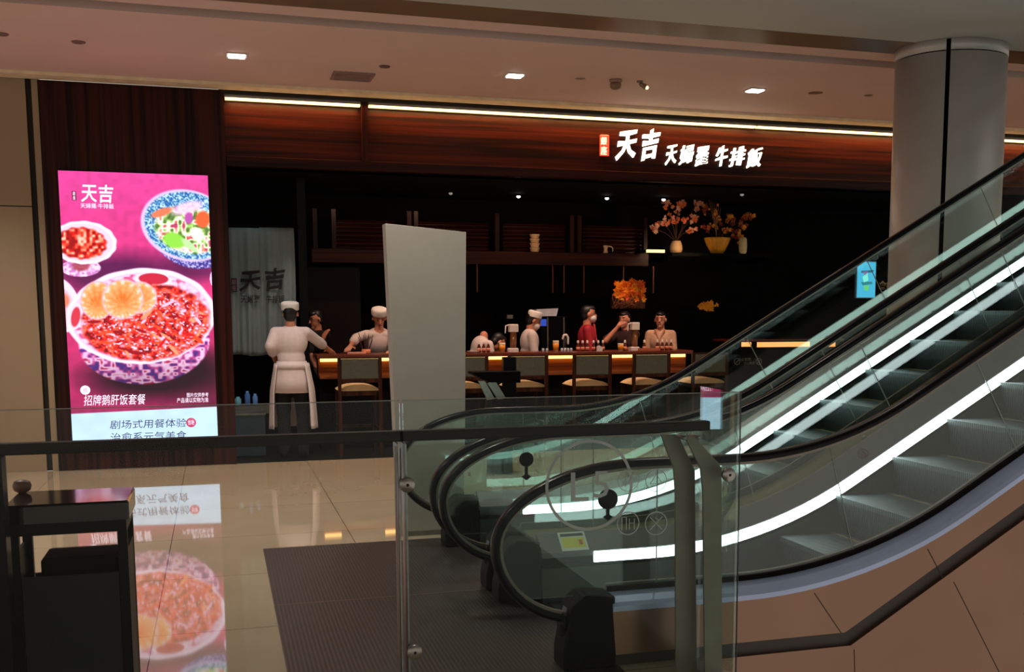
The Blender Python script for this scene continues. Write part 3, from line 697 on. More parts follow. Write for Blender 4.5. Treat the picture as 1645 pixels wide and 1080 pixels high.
mb.add(v, f); mb.build('ring', pm('symbol_maroon', (70, 34, 36), .5), sg_)
mb = MB()
for (u0, u1, q0, q1) in [(-.018, -.004, .35, .6), (.004, .018, .35, .6), (-.012, .012, .62, .7)]:
    v = [on_incline(ts_+u0, q0, .0015), on_incline(ts_+u1, q0, .0015), on_incline(ts_+u1, q1, .0015), on_incline(ts_+u0, q1, .0015)]+[on_incline(ts_+u0, q0, .0002), on_incline(ts_+u1, q0, .0002), on_incline(ts_+u1, q1, .0002), on_incline(ts_+u0, q1, .0002)]
    mb.add(v, [(0, 1, 2, 3), (4, 7, 6, 5), (0, 4, 5, 1), (1, 5, 6, 2), (2, 6, 7, 3), (3, 7, 4, 0)])
mb.build('figure', pm('symbol_maroon', (70, 34, 36), .5), sg_)
#PART2
# ================================================================== GLASS RAILING IN FRONT
GY = 4.20; RX = at(1187, 634, GY).x; GT = (at(300, 653.5, GY).z+at(1100, 632, GY).z)/2
JX = at(645, 700, GY).x
rail = thing('glass_railing', 'glass railing with a dark bronze handrail running across the foreground', 'railing', (0, GY, 0))
MB().box(-2.6, JX-.006, GY-.006, GY+.006, .08, GT).build('glass_panel', glass('railing_glass_bright_side', (.965, .975, .97)), rail)  # same glass as the right panel; paler tint imitates its weaker reflections
MB().box(JX+.006, RX-.004, GY-.006, GY+.006, .08, GT).build('glass_panel', M_glass, rail)
MB().prism([(RX-.006, GY), (RX+.006, GY), (RX+.0085, 4.58), (RX-.0035, 4.58)], .0135, GT, 'z').build('return_panel', M_rglass, rail)
MB().box(RX+.0062, RX+.0085, GY-.007, GY+.001, .05, GT).build('corner_seal', M_edge, rail)
MB().box(-2.6, JX-.006, GY-.005, GY+.005, GT, GT+.0025).build('edge_strip', pm('edge_light', (118, 128, 122), .3), rail)
MB().box(JX+.006, RX-.004, GY-.005, GY+.005, GT, GT+.0025).build('edge_strip', pm('edge_light', (118, 128, 122), .3), rail)
RY = 4.31
za, zb = at(0, 714.5, RY), at(1130, 690, RY); zr = (za.z+zb.z)/2; rxe = at(1136, 690, RY).x
M_rail = wood('rail_bronze_wood', (10, 4, 1), (34, 17, 8), 'x', .6)
hb = .020
MB().prism([(RY-.03, zr-hb+.006), (RY-.024, zr-hb), (RY+.024, zr-hb), (RY+.03, zr-hb+.006), (RY+.03, zr+hb-.006), (RY+.024, zr+hb), (RY-.024, zr+hb), (RY-.03, zr+hb-.006)], -2.6, rxe, 'x').build('handrail', M_rail, rail)
M_post = pm('post_steel', (104, 98, 86), .4, metal=.4, scale=12)
def pxpoly(pts, Y): return [(at(x, y, Y).x, at(x, y, Y).z) for x, y in pts]
# two flat cranked posts by the right end
a = pxpoly([(1088, 1200), (1087, 790), (1084, 752), (1064, 699), (1092, 699), (1119, 757), (1123, 1200)], RY+.02)
MB().prism(a, RY+.035, RY+.047, 'y').build('post', M_post, rail, bevel=.002)
a = pxpoly([(1130, 1200), (1126, 790), (1122, 752), (1096, 699), (1110, 699), (1150, 742), (1156, 752), (1157, 1200)], RY-.03)
MB().prism(a, RY-.052, RY-.040, 'y').build('post', M_post, rail, bevel=.002)
for pxx in (1100, 1122):
    x = at(pxx, 705, RY).x; MB().cap((x-.02, RY-.045, zr-.045), (x-.02, RY+.04, zr-.045), .008, .008).build('rail_bracket', M_steel, rail)
# slim twin posts at the glass joint
for dx in (-.010, .016):
    MB().box(JX+dx-.004, JX+dx+.004, GY+.012, GY+.10, 0, zr-hb if dx < 0 else zr-hb-.002).build('post', M_steel, rail, bevel=.0015)
MB().box(JX-.022, JX-.019, GY+.012, GY+.05, 0, zr-.03).build('post_cover', M_dsteel, rail)
def standoff(px, py, dy=-.006):
    p = at(px, py, GY); o = MB().lathe([(.006, -.024), (.026, -.022), (.029, -.016), (.029, 0)], (p.x, GY+dy, p.z), 28, axis='y').build('standoff', M_steel, rail)
    MB().lathe([(.004, -.0265), (.006, -.024)], (p.x, GY+dy, p.z), 12, axis='y').build('screw', M_seam, o)
for q in [(653, 778), (665, 1046), (1168, 762)]: standoff(*q)
# left end post
p = at(4, 760, GY); MB().box(p.x-.05, p.x-.004, GY+.012, GY+.10, 0, zr-hb).build('post', M_blackg, rail, bevel=.002)

# printed marks on the glass
M_frost = pm('frosted_print', (150, 160, 156), .6)
def ring_mark(px, py, rpx, thpx, name, lab, inner=None):
    p = at(px, py, GY-.007); s_ = at(px+1, py, GY).x-at(px, py, GY).x; R_, th_ = rpx*s_, thpx*s_
    t = thing(name, lab, 'glass marking', (p.x, GY-.008, p.z)); mb = MB(); n = 64 if rpx > 40 else 32; v = []
    for yy in (-.0085, -.007):
        for r in (R_, R_-th_):
            for i in range(n): an = 2*math.pi*i/n; v.append((p.x+r*math.cos(an), GY+yy, p.z+r*math.sin(an)))
    f = []
    for i in range(n): j = (i+1) % n; f += [(i, j, n+j, n+i), (2*n+i, 3*n+i, 3*n+j, 2*n+j), (i, 2*n+i, 2*n+j, j), (n+i, n+j, 3*n+j, 3*n+i)]
    mb.add(v, f); mb.build('ring', M_frost, t); return t, p, R_
t, p, R_ = ring_mark(947, 780, 70, 4.5, 'floor_number_decal', 'large frosted ring with L5 inside, printed on the front glass')
text_px('L', 917, 759, 946, 805, GY-.007, depth=.0015, mat=M_frost, parent=t, name='letter')
text_px('5', 953, 757, 978, 800, GY-.007, depth=.0015, mat=M_frost, parent=t, name='digit')
def bars(t, p, segs, w_=.0022):
    mb = MB()
    for (x0, z0, x1, z1) in segs:
        d = Vector((x1-x0, z1-z0)).normalized()*w_; mb.prism([(p.x+x0-d.y, p.z+z0+d.x), (p.x+x0+d.y, p.z+z0-d.x), (p.x+x1+d.y, p.z+z1-d.x), (p.x+x1-d.y, p.z+z1+d.x)], GY-.0085, GY-.007, 'y')
    mb.build('figure', M_frost, t)
t, p, R_ = ring_mark(1009, 841, 18, 1.4, 'pictogram_decal', 'left of the two small ring pictograms low on the glass, beneath the L5 ring')
q = R_*.55; bars(t, p, [(-q, -q, -q, q), (-q*.3, -q, -q*.3, q), (-q, q, -q*.3, q), (q*.2, -q, q*.2, q*.7), (q, -q, q, q*.7), (q*.2, 0, q, 0)], .0016)
t, p, R_ = ring_mark(1054, 841, 18, 1.4, 'pictogram_decal', 'small crossed ring pictogram on the glass left of the steel posts')
bars(t, p, [(-q, -q, q, q), (-q, q, q, -q), (-q*.2, q*.9, q*.6, q*.4)], .0016)
t, p, R_ = ring_mark(1009, 772, 17, 1.0, 'pictogram_decal', 'faint small ring pictogram to the right of the L5 ring')
bars(t, p, [(-q, -q, q, q), (-q*.5, q, -q*.5, -q)], .0012)
t, p, R_ = ring_mark(1054, 772, 17, 1.0, 'pictogram_decal', 'faint ring pictogram with an arrow shape, upper one left of the steel posts')
bars(t, p, [(-q, -q*.5, 0, q), (0, q, q, -q*.5), (-q, -q*.5, q, -q*.5)], .0012)
def disc_mark(px, py, r, Y, lab):
    s_ = at(px+1, py, Y).x-at(px, py, Y).x; p = at(px, py, Y); t = thing('black_disc_mark', lab, 'marker', (p.x, Y, p.z))
    MB().lathe([(r*s_*.9, -.014), (r*s_, -.010), (r*s_, 0)], p, 30, axis='y').build('disc', M_blackg, t)
    MB().prism([(p.x-2.5*s_, p.z-r*s_*.9), (p.x+2.5*s_, p.z-r*s_*.9), (p.x+2.5*s_, p.z-24*s_), (p.x+8*s_, p.z-27*s_), (p.x, p.z-33*s_), (p.x-8*s_, p.z-27*s_), (p.x-2.5*s_, p.z-24*s_)], Y-.006, Y, 'y').build('stem', M_blackg, t)
disc_mark(976, 802, 15.5, GY+.0215, 'black round marker with a short stem on the glass inside the L5 ring')
disc_mark(845, 738, 11.5, G1+.02, 'smaller black round marker on the newel glass of the nearer escalator')  # reflection of the first marker, built as a second disc

# ------------------------------------------------------------------ pale sheet standing in for bright floor, and white totem
p = at(764, 793, 7.0)
tw = thing('totem', 'tall pale grey tapered totem board standing by the farther escalator', 'totem', (1.4, 7.88, 0))
M_tot = pm('totem_grey', (152, 147, 136), .7, var=.03)
tl, tr, br, bl = at(619, 359, 7.8), at(749, 373, 7.8), at(746.5, 856, 7.8), at(643, 858, 7.8)
MB().prism([(bl.x, .03), (br.x, .03), (tr.x, tr.z), (tl.x, tl.z)], 7.8, 7.95, 'y').build('board', M_tot, tw, bevel=.003)
MB().box(bl.x+.02, br.x-.02, 7.79, 7.98, 0, .03).build('foot', M_dsteel, tw)
nt_ = thing('floor_gap_sheet', 'small cream notice sheet on the glass between the curved handrails', 'notice', tuple(at(764, 793, G4-.01)))
a, b = at(745, 734, G4-.012), at(782, 793, G4-.012)
MB().box(a.x, b.x, G4-.012, G4-.007, b.z, a.z).build('sheet', pm('floor_gap_cream', (214, 200, 164), .6), nt_)
a, b = at(752, 759, G4-.0125), at(756, 765, G4-.0125); MB().box(a.x, b.x, G4-.0135, G4-.012, b.z, a.z).build('red_patch', pm('patch_red', (190, 80, 70), .6), nt_)

# ------------------------------------------------------------------ litter bin at the lower left
BX0, BX1 = atz(8, 822, .87).x, atz(207, 815, .87).x; BY0, BY1, BZ = 4.40, 4.74, .895
bn = thing('litter_bin', 'black metal litter bin with an open slot under its glossy lid, lower left', 'bin', ((BX0+BX1)/2, 4.55, 0))
M_bin = pm('bin_black', (8, 7, 7), .4, spec=.12); M_binp = pm('bin_panel', (34, 37, 38), .6, spec=.15)
MB().rbox(BX0, BX1, BY0, BY1, BZ-.07, BZ, .008).build('lid', pm('bin_lid', (12, 8, 9), .08, spec=.5, coat=.2), bn)
MB().box(BX0+.01, BX1-.012, BY0+.01, BY1-.01, BZ-.115, BZ-.07).build('upper_frame', M_bin, bn)
for (x, y) in [(BX0+.01, BY0+.008), (BX1-.045, BY0+.008), (BX0+.01, BY1-.04), (BX1-.045, BY1-.04)]:
    MB().box(x, x+.034, y, y+.03, .02, BZ-.115).build('post', M_bin, bn, bevel=.002)
zt = at(120, 925, BY0).z
MB().box(BX0+.046, BX1-.047, BY0+.012, BY0+.024, .03, zt).build('front_panel', M_binp, bn)
MB().box(BX0+.046, BX1-.047, BY1-.024, BY1-.012, .03, zt-.05).build('back_panel', M_binp, bn)
MB().box(BX0+.012, BX0+.024, BY0+.04, BY1-.04, .03, zt+.08).build('side_panel', M_bin, bn)
MB().box(BX1-.024, BX1-.013, BY0+.04, BY1-.04, .03, zt+.08).build('side_panel', M_bin, bn)
a = at(60, 895, BY0+.15)
MB().rbox(BX0+.10, BX1-.05, BY0+.08, BY1-.06, .05, at(120, 893, BY0+.1).z, .012).build('liner', M_black, bn)
MB().box(BX0+.01, BX1-.012, BY0+.01, BY1-.01, 0, .03).build('base', M_bin, bn)
p = at(4, 808, 4.5)
MB().lathe([(.012, 0), (.03, .012), (.034, .03), (.028, .045), (.016, .05)], (BX0+.02, BY1-.04, BZ), 20).build('knob', pm('knob_brown', (96, 60, 40), .4), bn)

# ================================================================== INSIDE THE RESTAURANT
IC = 3.0
def cylinder_light(px, py, lab, bright=True, proto=[None]):
    p = atz(px, py, IC-.03); s_ = 'interior spotlights'
    t = thing('recessed_spotlight', lab, 'spotlight', (p.x, p.y, IC), s_)
    MB().lathe([(.03, -.001), (.03, -.02), (.02, -.02)], (p.x, p.y, IC), 14).build('ring', M_black, t)
    MB().lathe([(.022, -.021), (.024, -.035), (.012, -.045)], (p.x, p.y, IC), 14).build('lamp', em('bulb_bright', (255, 236, 236), 6) if bright else em('bulb_dim', (170, 160, 150), .6), t)
for px, py, lab, br_ in [(610, 321, 'white ceiling spot inside the restaurant, above the chef behind the board', True), (833, 316, 'white ceiling spot above the stack of bowls', True), (975, 319, 'white ceiling spot above the small jug on the shelf', True), (1066, 321, 'white ceiling spot just left above the flowers', True), (724, 311, 'dim ceiling spot above the pale totem board', False), (1192, 313, 'dim amber ceiling spot right above the flowers', False)]:
    cylinder_light(px, py, lab, br_)
for i, px in enumerate((560, 700, 800, 900, 1000, 1080)):
    x = at(px, 560, 13.1).x; spot('counter_spot', (x, 12.75, 2.85), (x+.05, 13.25, 1.1), 60, (1.0, .66, .48), 70)
spot('chef_spot', (.9, 11.9, 2.95), (.72, 12.35, 1.2), 26, (1.0, .86, .78), 55)
spot('noren_spot', (.3, 12.15, 2.9), (.45, 12.6, 1.7), 3.0, (.70, .92, 1.0), 70)
spot('flower_spot', (5.8, 13.3, 2.35), (5.75, 13.9, 2.35), 9, (1.0, .6, .35), 100)
spot('vase_spot', (5.8, 13.45, 1.95), (5.85, 13.9, 2.2), 9, (1.0, .62, .25), 60)
spot('ornament_spot', (4.9, 13.3, 2.5), (4.95, 13.95, 1.75), 22, (1.0, .42, .12), 34)
spot('shelf_spot', (2.6, 13.3, 2.9), (2.8, 14.1, 2.3), 10, (1.0, .55, .35), 110)
spot('shelf_spot', (3.9, 13.3, 2.9), (4.1, 14.1, 2.3), 8, (1.0, .55, .35), 110)
spot('shelf_spot', (1.5, 13.3, 2.9), (1.5, 14.1, 2.3), 7, (1.0, .55, .35), 110)

# counter
CY0, CY1, CZ = 12.92, 13.32, 1.075
cx0, cx1 = at(508, 565, CY0).x, at(1112, 562, CY0).x
ct = thing('bar_counter', 'long dark wood bar counter lit from beneath its top', 'counter', ((cx0+cx1)/2, 13.1, 0))
MB().box(cx0, cx1, CY0-.03, CY1, CZ-.045, CZ).build('counter_top', pm('counter_wood', (110, 48, 28), .25, var=.2), ct, bevel=.006)
MB().box(cx0+.03, cx1-.03, CY0+.13, CY1-.02, 0, .80).build('lower_panel', pm('counter_unlit', (14, 8, 6), .7, spec=.1), ct)  # front below the ledge coloured near black to imitate its shade
MB().box(cx0+.03, cx1-.03, CY0+.13, CY1-.02, .80, CZ-.045).build('front_panel', wood('counter_front', (120, 58, 22), (176, 98, 44), 'x', .4), ct)
MB().box(cx0+.05, cx1-.05, CY0+.095, CY0+.128, CZ-.085, CZ-.05).build('light_strip', M_warm2, ct)
MB().box(cx0+.03, cx1-.03, CY0-.01, CY0+.128, .80, .835).build('ledge', wood('counter_ledge', (110, 52, 24), (170, 96, 50), 'x', .4), ct, bevel=.003)
MB().box(cx0+.03, cx1-.03, CY0+.05, CY0+.128, 0, .12).build('plinth', M_black, ct)

# chairs
def make_chair(x, lab):
    t = thing('bar_chair', lab, 'chair', (x, 12.42, 0), 'chairs along the bar counter'); y = 12.42
    wd = wood('chair_wood', (28, 10, 5), (62, 28, 14), 'z', .4)
    for sx in (-1, 1):
        MB().prism([(y-.235, 0), (y-.20, 0), (y-.205, .70), (y-.215, 1.07), (y-.245, 1.07), (y-.235, .70)], x+sx*.215-.018, x+sx*.215+.018, 'x').build('back_leg', wd, t)
        MB().prism([(y+.18, 0), (y+.21, 0), (y+.215, .70), (y+.18, .70)], x+sx*.205-.018, x+sx*.205+.018, 'x').build('front_leg', wd, t)
        MB().box(x+sx*.205-.010, x+sx*.205+.010, y-.2, y+.18, .28, .31).build('stretcher', wd, t)
    MB().box(x-.2, x+.2, y+.185, y+.205, .28, .31).build('footrest', wd, t)
    MB().box(x-.2, x+.2, y-.21, y+.2, .66, .71).build('seat_frame', wd, t)
    mb = MB(); pts = []
    n = 10
    for k in range(n+1):
        u = -1+2*k/n; pts.append((x+u*.225, .715+.055*(1-abs(u)**3)))
    mb.prism([(x-.225, .71)]+pts+[(x+.225, .71)], y-.19, y+.22, 'y'); mb.build('seat_cushion', pm('seat_beige', (214, 176, 128), .6), t, bevel=.008)
    MB().rbox(x-.196, x+.196, y-.240, y-.205, .845, 1.055, .006).build('backrest', pm('backrest_fabric', (70, 68, 54), .9, bump=.3, scale=40), t)
    MB().box(x-.197, x+.197, y-.237, y-.210, .80, .84).build('back_rail', wd, t)
    MB().box(x-.197, x+.197, y-.237, y-.210, 1.057, 1.075).build('top_rail', wd, t)
    return t
ch = None
for px, lab in [(578, 'bar chair in front of the leaning chef, left of the pale totem'), (751, 'bar chair half hidden by the right edge of the pale totem'), (848, 'bar chair directly in front of the chef with the tilted cap'), (951, 'bar chair in front of the woman in red'), (1046, 'bar chair in front of the guest in the pale wrapped jacket'), (1140, 'shadowed bar chair at the right end of the counter')]:
    x = at(px, 600, 12.2).x
    if ch is None: ch = make_chair(x, lab)
    else: dup(ch, (x, 12.42, 0), lab)

# noren curtain
NYc = 12.62
def noren_half(px0, px1, par):
    a, b = at(px0, 467, NYc), at(px1, 467, NYc); n, m = 36, 24; v = []
    x0, x1 = a.x, b.x; z1 = at((px0+px1)/2, 366, NYc).z; z0 = at((px0+px1)/2, 571, NYc).z
    for side in (0, 1):
        for j in range(m+1):
            for i in range(n+1):
                u, w__ = i/n, j/m; amp = .006+.022*w__
                yy = NYc+amp*math.sin(u*13+1.3*w__+px0*.3)+amp*.5*math.sin(u*29+px0)+side*.004
                v.append((x0+(x1-x0)*u+.004*math.sin(w__*5), yy, z1+(z0-z1)*w__+.01*math.sin(u*6)*w__))
    N = (n+1)*(m+1); f = []
    for j in range(m):
        for i in range(n):
            k = j*(n+1)+i; f += [(k, k+1, k+n+2, k+n+1), (N+k, N+k+n+1, N+k+n+2, N+k+1)]
    for i in range(n): f += [(i, N+i, N+i+1, i+1), (m*(n+1)+i, m*(n+1)+i+1, N+m*(n+1)+i+1, N+m*(n+1)+i)]
    for j in range(m): k = j*(n+1); f += [(k, k+n+1, N+k+n+1, N+k), (k+n, N+k+n, N+k+2*n+1, k+2*n+1)]
    return MB().add(v, f, True).build('cloth_panel', pm('noren_cloth', (112, 122, 122), .9, bump=.2, scale=60, var=.06), par)
nr = thing('noren_curtain', 'pale grey split door curtain with black brush characters, left of the counter', 'curtain', (.47, NYc, 2.4))
noren_half(363, 420, nr); noren_half(419.5, 475, nr)
a, b = at(360, 364, NYc), at(478, 366, NYc); MB().cap((a.x, NYc, b.z+.012), (b.x, NYc, b.z+.012), .011, .011).build('rod', M_black, nr)
M_ink = pm('noren_ink', (14, 14, 16), .9)
NT = NYc-.035
text_px('天', 383, 434, 419, 469, NT, depth=.003, bold=.026, shear=.1, rise=.12, mat=M_ink, parent=nr, name='character'); text_px('吉', 425, 430, 459, 468, NT, depth=.003, bold=.026, shear=.1, rise=.12, mat=M_ink, parent=nr, name='character')
text_px('天婦羅', 386, 474, 418, 487, NT, depth=.003, bold=.008, shear=.1, mat=M_ink, parent=nr, name='caption'); text_px('牛排飯', 427, 474, 457, 487, NT, depth=.003, bold=.008, shear=.1, mat=M_ink, parent=nr, name='caption')
a, b = at(371, 447, NT), at(381, 469, NT); MB().box(a.x, b.x, NT-.003, NT, b.z, a.z).build('seal', pm('noren_seal', (52, 26, 40), .9), nr)
text_px('銀\n座', 372.5, 449, 379.5, 467, NT-.003, depth=.002, mat=pm('noren_seal_text', (150, 120, 140), .9), parent=nr, name='seal_text')
a, b = at(478, 370, 12.7), at(497, 400, 12.7)
tag(MB().box(a.x, b.x-.03, 12.68, 12.78, 0, 2.98).build('door_post', M_blackg), 'black post between the curtain and the chef behind the counter', 'post')
# kitchen things seen under the curtain
t = thing('steel_cabinet', 'low bluish steel cabinet in the passage under the curtain', 'cabinet', (.32, 12.7, 0))
a, b = at(374, 668, 12.45), at(428, 740, 12.45)
MB().box(a.x, b.x, 12.47, 12.85, .02, a.z).build('body', pm('cabinet_blue', (48, 66, 78), .35, metal=.5), t); MB().box(a.x-.005, b.x+.01, 12.45, 12.86, a.z, a.z+.02).build('worktop', M_dsteel, t)
MB().box(a.x+.01, b.x-.01, 12.455, 12.468, .06, a.z-.03).build('door', pm('cabinet_door', (40, 58, 70), .4, metal=.4), t)
for k, (px, py, r, h, c_, nm, lab) in enumerate([(382, 612, .035, .10, (120, 180, 190), 'glass_jar', 'pale blue jar glinting under the left half of the curtain'), (398, 632, .03, .16, (90, 130, 190), 'tall_jar', 'tall blue jar under the gap of the curtain'), (410, 622, .028, .13, (110, 150, 210), 'tall_jar', 'narrow blue jar right of the other jars under the curtain')]):
    p = at(px, py+20, 12.95); p.z = at(395, 652, 12.95).z+.001; o = MB().lathe([(r*.8, 0), (r, .01), (r, h*.75), (r*.6, h*.86), (r*.6, h)], (p.x, 12.95, p.z), 14).build(nm, pm('jar_%d' % k, c_, .2)); tag(o, lab, 'jar')
p = at(395, 660, 12.95)
tag(MB().box(.12, .60, 12.88, 13.1, p.z-.03, at(395, 652, 12.95).z).build('passage_shelf', M_dsteel), 'dark shelf carrying blue jars in the passage', 'shelf')
spot('passage_light', (.2, 12.7, 1.05), (.35, 12.95, .75), 1.6, (.5, .8, 1.0), 120)

# back wall timber: beam, posts and slatted panels
BYk = 14.1
bw = thing('wall_shelf', 'dark timber beam shelf with slatted panels along the back wall', 'shelf', (3.0, BYk, 2.15))
a, b = at(500, 399, BYk), at(1042, 424, BYk); zt_, zb_ = at(500, 399, BYk).z, at(500, 421, BYk).z
zt_ = (at(500, 398, BYk).z+at(1000, 408, BYk).z)/2; zb_ = zt_-.165
MB().box(a.x, b.x, BYk, BYk+.3, zb_, zt_).build('beam', M_woodI, bw, bevel=.006)
for px in (506, 536, 657, 668, 798, 918, 930, 1036):
    x = at(px, 370, BYk+.05).x; MB().box(x-.026, x+.026, BYk+.02, BYk+.1, zt_, 2.78).build('upright', M_woodIV, bw)
for (px0, px1) in [(531, 634), (672, 785), (808, 908), (936, 1034)]:
    x0, x1 = at(px0, 360, BYk+.15).x, at(px1, 360, BYk+.15).x; mb = MB()
    z0, z1 = zt_+.02, 2.66; k = 0; z = z0
    mb.box(x0, x1, BYk+.20, BYk+.22, z0-.01, z1)
    while z < z1-.03:
        mb.prism([(BYk+.15, z), (BYk+.20, z+.012), (BYk+.20, z+.042), (BYk+.19, z+.042), (BYk+.15, z+.006)], x0, x1, 'x'); z += .05
    mb.build('slat_panel', M_woodI, bw)
for px in (768, 890, 908, 940, 1004, 1052):
    x = at(px, 440, BYk).x; MB().box(x-.008, x+.008, BYk+.05, BYk+.07, zb_-.35, zb_).build('hanging_rod', pm('rod_copper', (110, 56, 36), .4, metal=.5), bw)
# stacked cups
cup = None; p = at(859, 396, BYk+.06); z = zt_
for k, lab in enumerate(['lowest cream cup of the stack on the timber shelf', 'second cream cup from the bottom of the shelf stack', 'third cream cup from the bottom of the shelf stack', 'topmost cream cup of the shelf stack']):
    zz = z+.001+k*.056
    if cup is None: cup = tag(MB().lathe([(.045, 0), (.05, .004), (.062+.0, .045), (.068, .055), (.056, .055), (.04, .01)], (p.x-p.x, 0, 0), 24).build('cup', pm('cup_cream', (232, 190, 140), .4)), lab, 'cup', 'stacked cups on the shelf'); cup.location = (p.x, p.y, zz)
    else: dup(cup, (p.x, p.y, zz), lab)
p = at(973, 398, BYk+.06); t = thing('small_jug', 'small cream jug on the timber shelf, right of the stacked cups', 'jug', (p.x, p.y, zt_))
MB().lathe([(.03, 0), (.034, .004), (.022, .05), (.034, .095), (.03, .10)], (p.x, p.y, zt_), 18).build('body', pm('cup_cream', (232, 190, 140), .4), t)
mb = MB(); mb.tube([(p.x+.05+.05*math.cos(an), p.y, zt_+.05+.04*math.sin(an)) for an in [math.radians(q) for q in range(120, -100, -20)]], .008); mb.build('handle', pm('jug_white', (224, 204, 180), .4), t)
MB().lathe([(.028, 0), (.034, .03), (.026, .06), (.01, .07)], (p.x+.055, p.y, zt_), 14).build('lid_pot', M_blackg, t)

# dark ledge with vases and flowers
FYv = 13.9
vz = at(1155, 408, FYv).z; x0, x1 = at(1073, 400, FYv).x, at(1240, 400, FYv).x
lg = thing('flower_ledge', 'dark ledge carrying the two flower vases', 'ledge', ((x0+x1)/2, FYv, vz-.05)); MB().box(x0, x1, FYv-.15, FYv+.2, vz-.04, vz).build('board', M_black, lg)
for k in (x0+.05, x1-.05): MB().box(k-.01, k+.01, FYv+.1, FYv+.85, vz-.10, vz-.04).build('bracket', M_black, lg)
a, b = at(1040, 401, 13.7), at(1068, 406, 13.7); t = thing('light_bar', 'short bright warm light bar left of the flower vases', 'light', (a.x, 13.7, b.z))
MB().box(a.x, b.x, 13.70, 13.74, b.z, a.z).build('tube', em('bar_warm', (255, 220, 140), 2.2), t); MB().box(a.x, b.x, 13.741, 13.76, b.z-.005, a.z+.005).build('bracket', M_black, t); MB().box(a.x-.02, a.x+.01, 13.76, 14.1, b.z, a.z).build('arm', M_black, t)
def petals(mb, c, r, n, rr, mi=0):
    for k in range(n):
        an = 2*math.pi*k/n+rr.random(); tl_ = rr.uniform(.3, 1.0); d = Vector((math.cos(an), -.5*tl_, math.sin(an))).normalized(); s_ = d.cross(Vector((0, 1, .1))).normalized()
        c_ = Vector(c); p1 = c_+d*r*.5+s_*r*.34; p2 = c_+d*r; p3 = c_+d*r*.5-s_*r*.34; up = Vector((0, -.15*r, 0))
        mb.add([c_, p1+up, p2, p3+up, c_+Vector((0, .1*r, 0))], [(0, 1, 2), (0, 2, 3), (4, 2, 1), (4, 3, 2), (0, 4, 1), (0, 3, 4)], False, mi)
def bouquet(par, pts, rad, count, mats, seed, root):
    rr = random.Random(seed); mb = MB(); br_ = MB()
    for (px, py, spread) in pts:
        c0 = at(px, py, FYv)
        br_.tube([root, ((root[0]+c0.x)/2+rr.uniform(-.03, .03), FYv, (root[2]+c0.z)/2+.03), tuple(c0)], .004, 5)
        for k in range(count):
            c = c0+Vector((rr.gauss(0, spread), rr.gauss(0, .05), rr.gauss(0, spread))); petals(mb, c, rad*rr.uniform(.6, 1.25), 6, rr, rr.randrange(len(mats)))
    mb.build('blossoms', mats, par); br_.build('branches', pm('branch_brown', (60, 34, 22), .8), par)
M_b1 = pm('petal_pink', (220, 140, 110), .7); M_b2 = pm('petal_cream', (226, 178, 150), .7); M_b3 = pm('petal_orange', (226, 112, 50), .7); M_b4 = pm('petal_rust', (140, 50, 28), .7); M_b5 = pm('petal_amber', (240, 160, 50), .7)
p = at(1086, 404, FYv)
v1 = thing('flower_vase', 'small pale footed vase with drooping pink blossom, left of the two vases', 'vase', (p.x, FYv, vz))
MB().lathe([(.045, 0), (.075, .015), (.085, .05), (.08, .10), (.06, .15), (.055, .16)], (p.x, FYv, vz), 24).build('vase', pm('vase_pale', (210, 176, 130), .3), v1)
bouquet(v1, [(1088, 338, .05), (1075, 352, .05), (1098, 355, .045), (1112, 350, .05), (1062, 356, .03), (1053, 368, .02), (1113, 370, .02), (1070, 326, .03), (1118, 330, .03), (1095, 328, .03)], .035, 9, [M_b1, M_b2, M_b1, M_b3], 4, (p.x, FYv, vz+.15))
p = at(1152, 406, FYv)
v2 = thing('flower_vase', 'large glowing orange ribbed vase with spreading branches', 'vase', (p.x, FYv, vz))
MB().lathe([(.05, 0), (.08, .01), (.13, .10), (.165, .19), (.17, .21), (.15, .21), (.05, .03)], (p.x, FYv, vz), 48, mod=lambda a, h: 1+.05*math.cos(a*16)).build('vase', pm('vase_amber', (250, 170, 50), .3), v2)
bouquet(v2, [(1140, 366, .05), (1155, 360, .04), (1165, 372, .03), (1178, 358, .03), (1186, 372, .035), (1192, 362, .03), (1198, 350, .025), (1184, 382, .025), (1203, 346, .02), (1150, 345, .05), (1135, 335, .03), (1172, 350, .03)], .034, 9, [M_b3, M_b4, M_b5, M_b4], 9, (p.x, FYv, vz+.2))
mb = MB()
for k in range(7):
    q = at(1136+k*2, 320, FYv); mb.tube([(p.x-.02, FYv-.02, vz+.2), (p.x-.05+.004*k, FYv-.03, vz+.36), (q.x+.012*k, FYv-.04, q.z-.02*k)], .0025, 5)
mb.build('reed', pm('reed_tan', (150, 110, 80), .7), v2)
p = at(1176, 406, FYv)
o = MB().lathe([(.035, 0), (.05, .02), (.056, .10), (.05, .19), (.035, .215)], (p.x+.10, FYv-.12, vz), 20).build('ceramic_bottle', pm('bottle_cream', (232, 214, 160), .3)); tag(o, 'slim cream ceramic bottle right of the orange ribbed vase', 'bottle')

